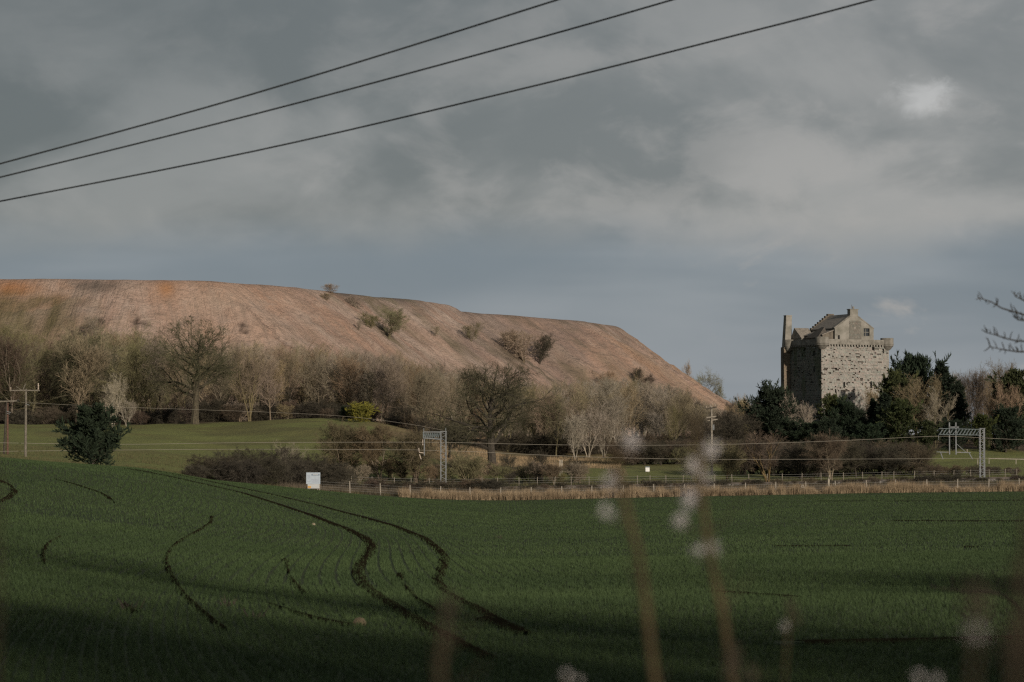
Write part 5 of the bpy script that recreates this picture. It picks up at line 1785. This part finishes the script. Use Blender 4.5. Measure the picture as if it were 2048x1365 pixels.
def make_crop():
    """shoots of winter cereal standing in drill rows, sown only where the lens can see them"""
    Vs = []; n0 = 0
    total = 0
    for d0, d1, dens, w, h in ((17, 26, 420, 0.007, 0.060), (26, 42, 220, 0.010, 0.065), (42, 70, 120, 0.013, 0.070), (70, 120, 42, 0.021, 0.075), (120, 190, 18, 0.032, 0.08), (190, 285, 9.0, 0.05, 0.085)):
        half = (1024 + 60) / F
        area = (d1 * d1 - d0 * d0) * half
        n = int(area * dens)
        Y = np.sqrt(rng.uniform(d0 * d0, d1 * d1, n))
        X = rng.uniform(-half, half, n) * Y
        # draw towards the rows
        rc = row_coord(X, Y)
        left = X < 0.10 * Y
        sp = 0.14 if d0 < 42 else 0.32
        snap = np.round(rc / sp) * sp - rc
        X = X + np.where(left, snap * (0.22 if d0 < 42 else 0.22), 0)
        Y = Y + np.where(~left, (np.round(Y / 0.3) * 0.3 - Y) * 0.6, 0)
        keep = np.ones(n, bool)
        keep &= rng.random(n) < (0.55 + 0.9 * vnoise(X / 5, Y / 12, 3, seed=52))
        for Q_, wd in TRACK_MASK:
            lo = Q_.min(0) - 1; hi = Q_.max(0) + 1
            c = np.nonzero(keep & (X > lo[0]) & (X < hi[0]) & (Y > lo[1]) & (Y < hi[1]))[0]
            if not len(c):
                continue
            q = Q_[::2]; wq = wd[::2]
            for s in range(0, len(c), 20000):
                cc = c[s:s + 20000]
                dd = (X[cc, None] - q[None, :, 0]) ** 2 + (Y[cc, None] - q[None, :, 1]) ** 2
                j = dd.argmin(1)
                bad = np.sqrt(dd[np.arange(len(cc)), j]) < wq[j] * 1.35 + 0.02
                keep[cc[bad]] = False
        X = X[keep]; Y = Y[keep]; n = len(X)
        Z = ground0(X, Y)
        # three leaning blades to a plant
        for b in range(3 if d0 < 70 else 2):
            a = rng.random(n) * 2 * np.pi
            lean = h * (0.3 + 0.6 * rng.random(n))
            hh = h * (0.7 + 0.6 * rng.random(n))
            dx = np.cos(a); dy = np.sin(a)
            px_, py_ = -dy * w * 0.5, dx * w * 0.5
            A = np.stack([X - px_, Y - py_, Z - 0.01], -1)
            B = np.stack([X + px_, Y + py_, Z - 0.01], -1)
            M_ = np.stack([X + dx * lean, Y + dy * lean, Z + hh], -1)
            Vs.append(np.stack([A, B, M_], 1).reshape(-1, 3))
            total += n
    V_ = np.concatenate(Vs)
    tag(link('cereal_crop', mesh_np('cereal_crop', V_, np.arange(len(V_)).reshape(-1, 3), M_BLADE)), 'young green winter cereal covering the whole field', 'crop', kind='stuff')
    print('crop blades', total)


make_crop()


def make_reeds():
    M_REED = mat('dry_reed_straw', (0.34, 0.262, 0.170), var=0.4, scale=0.9, col2=(0.15, 0.110, 0.068))
    M_TUFT = mat('dull_rough_grass', (0.105, 0.095, 0.045), var=0.4, scale=0.6, col2=(0.065, 0.065, 0.03))
    Vs = []
    def tufts(n, X, Y, h, w, spread, blades):
        Z = ground0(X, Y)
        for b in range(blades):
            a = rng.random(n) * 2 * np.pi
            r = spread * rng.random(n)
            x = X + np.cos(a) * r; y = Y + np.sin(a) * r
            hh = h * (0.55 + 0.6 * rng.random(n))
            le = hh * (0.05 + 0.35 * rng.random(n) ** 2)
            a2 = rng.random(n) * 6.28
            wx = np.cos(a2) * w / 2; wy = np.sin(a2) * w / 2
            Vs.append(np.stack([np.stack([x - wx, y - wy, Z - 0.05], -1), np.stack([x + wx, y + wy, Z - 0.05], -1), np.stack([x + np.cos(a) * le, y + np.sin(a) * le, Z + hh], -1)], 1).reshape(-1, 3))
    n = 6500
    px = rng.uniform(800, 2110, n)
    thin = vnoise(px / 11, px * 0, 3, rough=0.7, seed=61)
    keep = ((px > 840) | (rng.random(n) < 0.5)) & (rng.random(n) < 0.25 + 1.6 * thin)
    px = px[keep]; thin = thin[keep]; n = len(px)
    Y = 286.3 + rng.random(n) * 1.9 + rng.random(n) ** 3 * 6
    X = (px - 1024) / F * Y
    h = 0.20 + 1.5 * np.clip(thin, 0.2, 0.8) + 0.16 * rng.normal(size=n)
    h *= np.where((px > 1900) & (px < 2000), 0.6, 1)
    tufts(n, X, Y, h, 0.03, 0.28, 12)
    V_ = np.concatenate(Vs)
    tag(link('dry_reeds', mesh_np('dry_reeds', V_, np.arange(len(V_)).reshape(-1, 3), M_REED)), 'tan dry reeds and tall grass along the field fence', 'reeds', kind='stuff')
    Vs.clear()
    n = 9000
    px = rng.uniform(-60, 2120, n)
    Y = 287 + rng.random(n) * 48
    X = (px - 1024) / F * Y
    ok = np.abs(Y - rail_y(X)) > 5
    X, Y = X[ok], Y[ok]
    tufts(len(X), X, Y, np.full(len(X), 0.45), 0.03, 0.35, 8)
    V_ = np.concatenate(Vs)
    tag(link('rough_grass', mesh_np('rough_grass', V_, np.arange(len(V_)).reshape(-1, 3), M_TUFT)), 'dull rough grass on both sides of the railway', 'grass', kind='stuff')
    # dead weeds between the fence and the ballast
    Vs.clear()
    n = 13000
    px = rng.uniform(560, 2110, n)
    Y = 290 + rng.random(n) * 18
    X = (px - 1024) / F * Y
    tufts(n, X, Y, 0.35 + 0.5 * rng.random(n), 0.035, 0.3, 8)
    V_ = np.concatenate(Vs)
    tag(link('dead_weeds', mesh_np('dead_weeds', V_, np.arange(len(V_)).reshape(-1, 3), mat('dead_weed', (0.13, 0.105, 0.075), var=0.5, scale=0.35, col2=(0.045, 0.04, 0.03)))), 'dark dead weeds between the field fence and the railway', 'weeds', kind='stuff')
    # straw tussocks on the bank beyond the right shoulder of the mound
    Vs.clear()
    n = 2600
    px = rng.uniform(820, 1240, n)
    Y = rng.uniform(375, 432, n)
    X = (px - 1024) / F * Y
    tufts(n, X, Y, np.full(n, 0.5), 0.05, 0.5, 6)
    V_ = np.concatenate(Vs)
    tag(link('straw_tussocks', mesh_np('straw_tussocks', V_, np.arange(len(V_)).reshape(-1, 3), mat('straw', (0.27, 0.20, 0.12), var=0.3, scale=0.5))), 'pale straw tussocks on the bank beyond the dark oak', 'grass', kind='stuff')


make_reeds()


# a few things lying in the field
def field_bits():
    for px, py, w, lab, m in ((719, 1253, 0.065, 'pale stone lying in the crop left of the lower wheel track', (0.15, 0.12, 0.075)), (627, 1051, 0.07, 'small pale stone in the crop above the long wheel tracks', (0.22, 0.19, 0.13)), (1312, 960, 0.0, '', None)):
        if not m: continue
        p = field_cast(px, py)
        me = MB().lathe([(0.0, -0.05), (w * 0.9, -0.02), (w, 0.05), (w * 0.6, 0.11), (0, 0.13)], 9)
        o = me.build('stone', mat('stone_tan', m, var=0.3, scale=9), None, loc=p)
        o.scale = (1.3, 0.8, 0.8)
        tag(o, lab, 'stone')
    for px, py in ((998, 1078), (905, 1008), (262, 1222), (456, 1214), (506, 1240)):
        p = field_cast(px, py)
        m = MB()
        for i in range(14):
            a = rng.random() * 6.28; h = 0.08 + 0.12 * rng.random()
            q = Vector((math.cos(a) * 0.15 * rng.random(), math.sin(a) * 0.15 * rng.random(), -0.03))
            m.tube([q, q + Vector((math.cos(a) * h * 0.6, math.sin(a) * h * 0.6, h))], [0.012, 0.004], 3)
        tag(m.build('weed_tuft', M_BARK_DARK, None, loc=p), 'dark weed tuft standing in the crop', 'weed', 'weed tufts in the crop')


field_bits()


# ------------------------------------------------------------------ close to the lens: willowherb, brambles, the overhanging tree
M_STEM = mat('dry_stem_olive', (0.095, 0.070, 0.036), var=0.3, scale=20)
M_STEM_BR = mat('dry_stem_brown', (0.065, 0.048, 0.030), var=0.3, scale=20)
M_FLUFF = mat('seed_fluff', (0.66, 0.63, 0.63), var=0.2, scale=40)
M_FLUFF_BR = mat('seed_head_brown', (0.095, 0.075, 0.055), var=0.3, scale=40)


def fluff(c, r, n, parent, m=None, stretch=1.0):
    n = int(n * 0.9)
    r = r * 0.8
    """a burst of fine seed hairs"""
    O = np.tile(np.array(c), (n, 1)) + rng.normal(size=(n, 3)) * r * 0.35 * np.array([1, 1, stretch])
    D = unit(rng.normal(size=(n, 3)) * np.array([1, 1, stretch]))
    Vv, T_ = spikes(O, D, r * (0.4 + 0.9 * rng.random(n)), np.full(n, 0.0008 + r * 0.02))
    link('seed_head', mesh_np('seed_head', Vv, T_, m or M_FLUFF), parent)


def weed(pts, d, r0, label, heads=(), material=None, sidebits=0, name='willowherb', browns=()):
    """a dead standing stem through photo pixels at d metres, rooted in the ground below"""
    P = [pt(px, py, d) for px, py in pts]
    p0 = P[0]
    g = gz(p0.x, p0.y)
    n = 6
    low = [Vector((p0.x - (P[1].x - p0.x) * 1.2 * (1 - i / n) ** 1.0, p0.y, g + (p0.z - g) * i / n)) for i in range(n)]
    root = empty(name, low[0])
    tag(root, label, 'weed')
    Q_ = [p - low[0] for p in low + P]
    r0 = r0 * 0.95
    rad = np.linspace(r0, r0 * 0.45, len(Q_))
    MB().tube(Q_, list(rad), 8).build('stem', material or M_STEM, root)
    for (px, py, dd, r, k) in heads:
        c = pt(px, py, d + dd) - low[0]
        fluff(c, r, k, root)
        # thin stalk from the nearest point of the stem
        j = min(range(len(Q_)), key=lambda i: (Q_[i] - (c - Vector((0, 0, r * 2)))).length)
        MB().tube([Q_[j], Q_[j].lerp(c, 0.5) + Vector((0, 0, -r * 0.3)), c], [r0 * 0.25, r0 * 0.2, r0 * 0.12], 5).build('stalk', M_STEM_BR, root)
    for (px, py, dd, r, k) in browns:
        c = pt(px, py, d + dd) - low[0]
        fluff(c, r, k, root, M_FLUFF_BR, 2.0)
    for i in range(sidebits):
        q = Q_[n + int(rng.integers(0, max(len(P) - 1, 1)))]
        a = rng.random() * 6.28
        e = q + Vector((math.cos(a) * 0.05, math.sin(a) * 0.05, 0.05 + 0.03 * rng.random()))
        MB().tube([q, e], [r0 * 0.25, r0 * 0.1], 4).build('stalk', M_STEM_BR, root)
    return root


weed([(1322, 1440), (1305, 1330), (1293, 1220), (1278, 1110), (1258, 1040), (1243, 975), (1234, 930), (1228, 895)], 2.9, 0.0072, 'blurred leaning dead willowherb stem in the foreground, left one of the tall pair', sidebits=5,
     heads=((1262, 884, 0.0, 0.012, 110), (1222, 960, 0.05, 0.012, 70), (1215, 1030, -.05, 0.014, 30)))
weed([(1478, 1440), (1462, 1340), (1446, 1230), (1428, 1150), (1415, 1080), (1406, 1010), (1400, 950), (1396, 880), (1390, 830)], 3.2, 0.0066, 'blurred tall dead willowherb stem with white seed fluff, right one of the tall pair', sidebits=7,
     heads=((1416, 903, 0.05, 0.014, 130), (1385, 932, 0.0, 0.012, 110), (1409, 955, 0.08, 0.011, 100), (1378, 992, 0, 0.015, 120), (1374, 1010, 0.05, 0.010, 60), (1361, 1041, 0.02, 0.011, 110), (1432, 895, 0.0, 0.008, 60), (1392, 1100, 0.1, 0.018, 22), (1425, 1095, 0.1, 0.016, 20)),
     browns=((1374, 858, 0.15, 0.030, 45), (1408, 846, 0.1, 0.026, 30)))
weed([(878, 1420), (882, 1320), (888, 1250), (898, 1195)], 2.2, 0.0055, 'short blurred brown stem in the foreground left of the tall pair', material=M_STEM_BR, sidebits=3, browns=((897, 1215, 0, 0.012, 60), (892, 1260, 0, 0.010, 40)))
weed([(1568, 1440), (1570, 1340), (1576, 1270), (1580, 1205)], 3.6, 0.0030, 'thin blurred stem in the foreground right of the tall pair', heads=((1570, 1252, 0, 0.008, 40),), browns=((1582, 1215, 0, 0.012, 50), (1592, 1232, 0, 0.010, 30)))
weed([(1462, 1460), (1466, 1400), (1468, 1340)], 3.0, 0.003, 'low pale seed head at the bottom of the frame beside the tall pair', material=M_STEM_BR, browns=((1466, 1322, 0, 0.016, 90), (1500, 1348, 0, 0.012, 40)))
weed([(1130, 1460), (1131, 1400), (1132, 1360)], 2.8, 0.003, 'tiny white fluff head at the bottom of the frame', heads=((1133, 1350, 0, 0.005, 60), (1158, 1362, 0, 0.005, 25)))
weed([(1845, 1460), (1848, 1400), (1840, 1365)], 2.6, 0.003, 'white fluff heads at the bottom right of the frame', heads=((1838, 1354, 0, 0.006, 50), (1874, 1360, 0, 0.006, 60)))
weed([(1940, 1460), (1946, 1360), (1950, 1280), (1952, 1190)], 1.7, 0.0050, 'blurred grey brown stem with a pale head at bottom right', material=M_STEM_BR, heads=((1950, 1262, 0, 0.007, 60),), browns=((1955, 1210, 0, 0.014, 70), (1948, 1180, 0, 0.010, 40)))
weed([(2036, 1460), (2032, 1340), (2044, 1230), (2052, 1120), (2062, 1040)], 1.5, 0.0085, 'thick dark out of focus stem at the right edge of the frame', material=M_STEM_BR, sidebits=5, browns=((2040, 1180, 0, 0.012, 60), (2030, 1290, 0, 0.014, 70)))
weed([(-20, 1460), (-20, 1300), (-12, 1180), (-18, 1060), (-12, 980), (-14, 930)], 1.5, 0.0040, 'out of focus brown stem along the left edge of the frame', material=M_STEM_BR, browns=())


def make_bramble():
    d = 9.0
    pts = [(2075, 1420), (2060, 1280), (2035, 1215), (2008, 1192), (1975, 1181), (1930, 1182), (1885, 1178), (1858, 1172)]
    P = [pt(px, py, d) for px, py in pts]
    g = gz(P[0].x, d)
    low = Vector((P[0].x + 0.15, d, g))
    root = empty('bramble', low)
    tag(root, 'dark arching bramble shoot with small leaves at lower right', 'bramble')
    Q_ = [Vector((0, 0, 0))] + [p - low for p in P]
    MB().tube(Q_, list(np.linspace(0.008, 0.003, len(Q_))), 6).build('cane', M_BARK_DARK, root)
    M_BL = mat('bramble_leaf', (0.018, 0.024, 0.012), var=0.3)
    for k in range(26):
        i = 3 + int(rng.integers(0, 5))
        q = Q_[i].lerp(Q_[i + 1] if i + 1 < len(Q_) else Q_[i], rng.random())
        a = rng.random() * 6.28
        e = q + Vector((math.cos(a) * 0.03, math.sin(a) * 0.03, 0.02 + 0.05 * rng.random() * (1 if k % 3 else -1)))
        s = 0.010 + 0.009 * rng.random()
        ax = Vector((math.cos(a + 1.2), math.sin(a + 1.2), 0.3)).normalized() * s
        b = (e - q).normalized() * s * 1.6
        m = MB().tube([q, e], [0.0016, 0.001], 3)
        m.poly([e, e + b * 0.5 + ax * .6, e + b, e + b * 0.5 - ax * .6, e + b * 0.5 + Vector((0, 0, 0.006))], [(0, 1, 4), (1, 2, 4), (2, 3, 4), (3, 0, 4)])
        m.build('leaf', M_BL, root)
    for (a_, b_) in (((1902, 1208), (1935, 1240)), ((1992, 1225), (1972, 1248)), ((1905, 1150), (1903, 1178))):
        p1 = pt(*a_, d) - low; p2 = pt(*b_, d) - low
        MB().tube([p1, p2], 0.0028, 4).build('shoot', M_BARK_DARK, root)


make_bramble()


def make_overhang():
    """the bare tree whose branch tips reach in from the right; its bole stands outside the frame"""
    d = 19.0
    base = on(2560, d)
    root = empty('roadside_tree', base)
    tag(root, 'bare tree whose dark branch tips reach in at the right edge of the sky', 'tree')
    H = 9.0
    m = MB()
    bole = [Vector((0, 0, -0.3)), Vector((0.05, 0, 1.5)), Vector((-0.05, 0.05, 3.0)), Vector((0.1, 0, 5.0)), Vector((0.0, 0, 7.0)), Vector((0.1, 0, H))]
    m.tube(bole, [0.22, 0.17, 0.13, 0.09, 0.055, 0.02], 9)
    m.build('trunk', M_BARK_DARK, root)
    tips = [((2048, 630), (2004, 617), (1982, 604), (1958, 596)), ((2048, 641), (2036, 640), (2030, 633)), ((2048, 683), (2032, 682), (2010, 677), (1990, 670), (1974, 666)), ((2048, 704), (2035, 704), (2015, 701), (1998, 698), (1980, 694)), ((2055, 606), (2045, 600), (2032, 594))]
    for i, tp in enumerate(tips):
        t0 = (2.0 + 0.15 * i) / H
        z = 1.6 + 0.25 * i
        start = Vector((0, 0, z))
        path = [start]
        far = pt(*tp[0], d) - base
        for f in (0.35, 0.7):
            path.append(start.lerp(far, f) + Vector((0, rng.normal() * 0.05, 0.22 * math.sin(f * 3.1) + rng.normal() * 0.04)))
        path += [pt(px, py, d) - base for px, py in tp]
        n = len(path)
        rad = [0.05, 0.026, 0.014] + list(np.linspace(0.0075, 0.0035, n - 3))
        b = MB().tube(path, rad, 6)
        for k in range(3, n):
            for j in range(3):
                f = rng.random()
                q = path[k].lerp(path[min(k + 1, n - 1)], f)
                l = 0.025 + 0.05 * rng.random()
                s = 1 if rng.random() < 0.72 else -0.5
                e = q + Vector((-0.25 * l + rng.normal() * 0.02, rng.normal() * 0.03, l * s))
                b.tube([q, q.lerp(e, 0.6) + Vector((rng.normal() * .005, 0, 0)), e], [0.0042, 0.004, 0.0015], 4)
        b.build('branch', M_BARK_DARK, root)
    t = bare_tree(H, 0.05, limbs=26, fork=0.28, ang=50, lratio=0.34, up=0.08, subs=7, twigs=7, fine=3, wander=0.2, twig_w=0.006, sway=0.02)
    # keep the grown crown clear of the frame: it leans to the right, away from the field
    cv = np.concatenate(t.cv + t.tv)
    ff = np.concatenate(t.cf + [f + t.nc for f in t.tf])
    okv = (cv[:, 0] + base.x) / (cv[:, 1] + base.y) * F + 1024 > 2075
    ff = ff[okv[ff].all(1)]
    link('crown', mesh_np('crown', cv, ff, M_TWIG_DARK), root)


make_overhang()
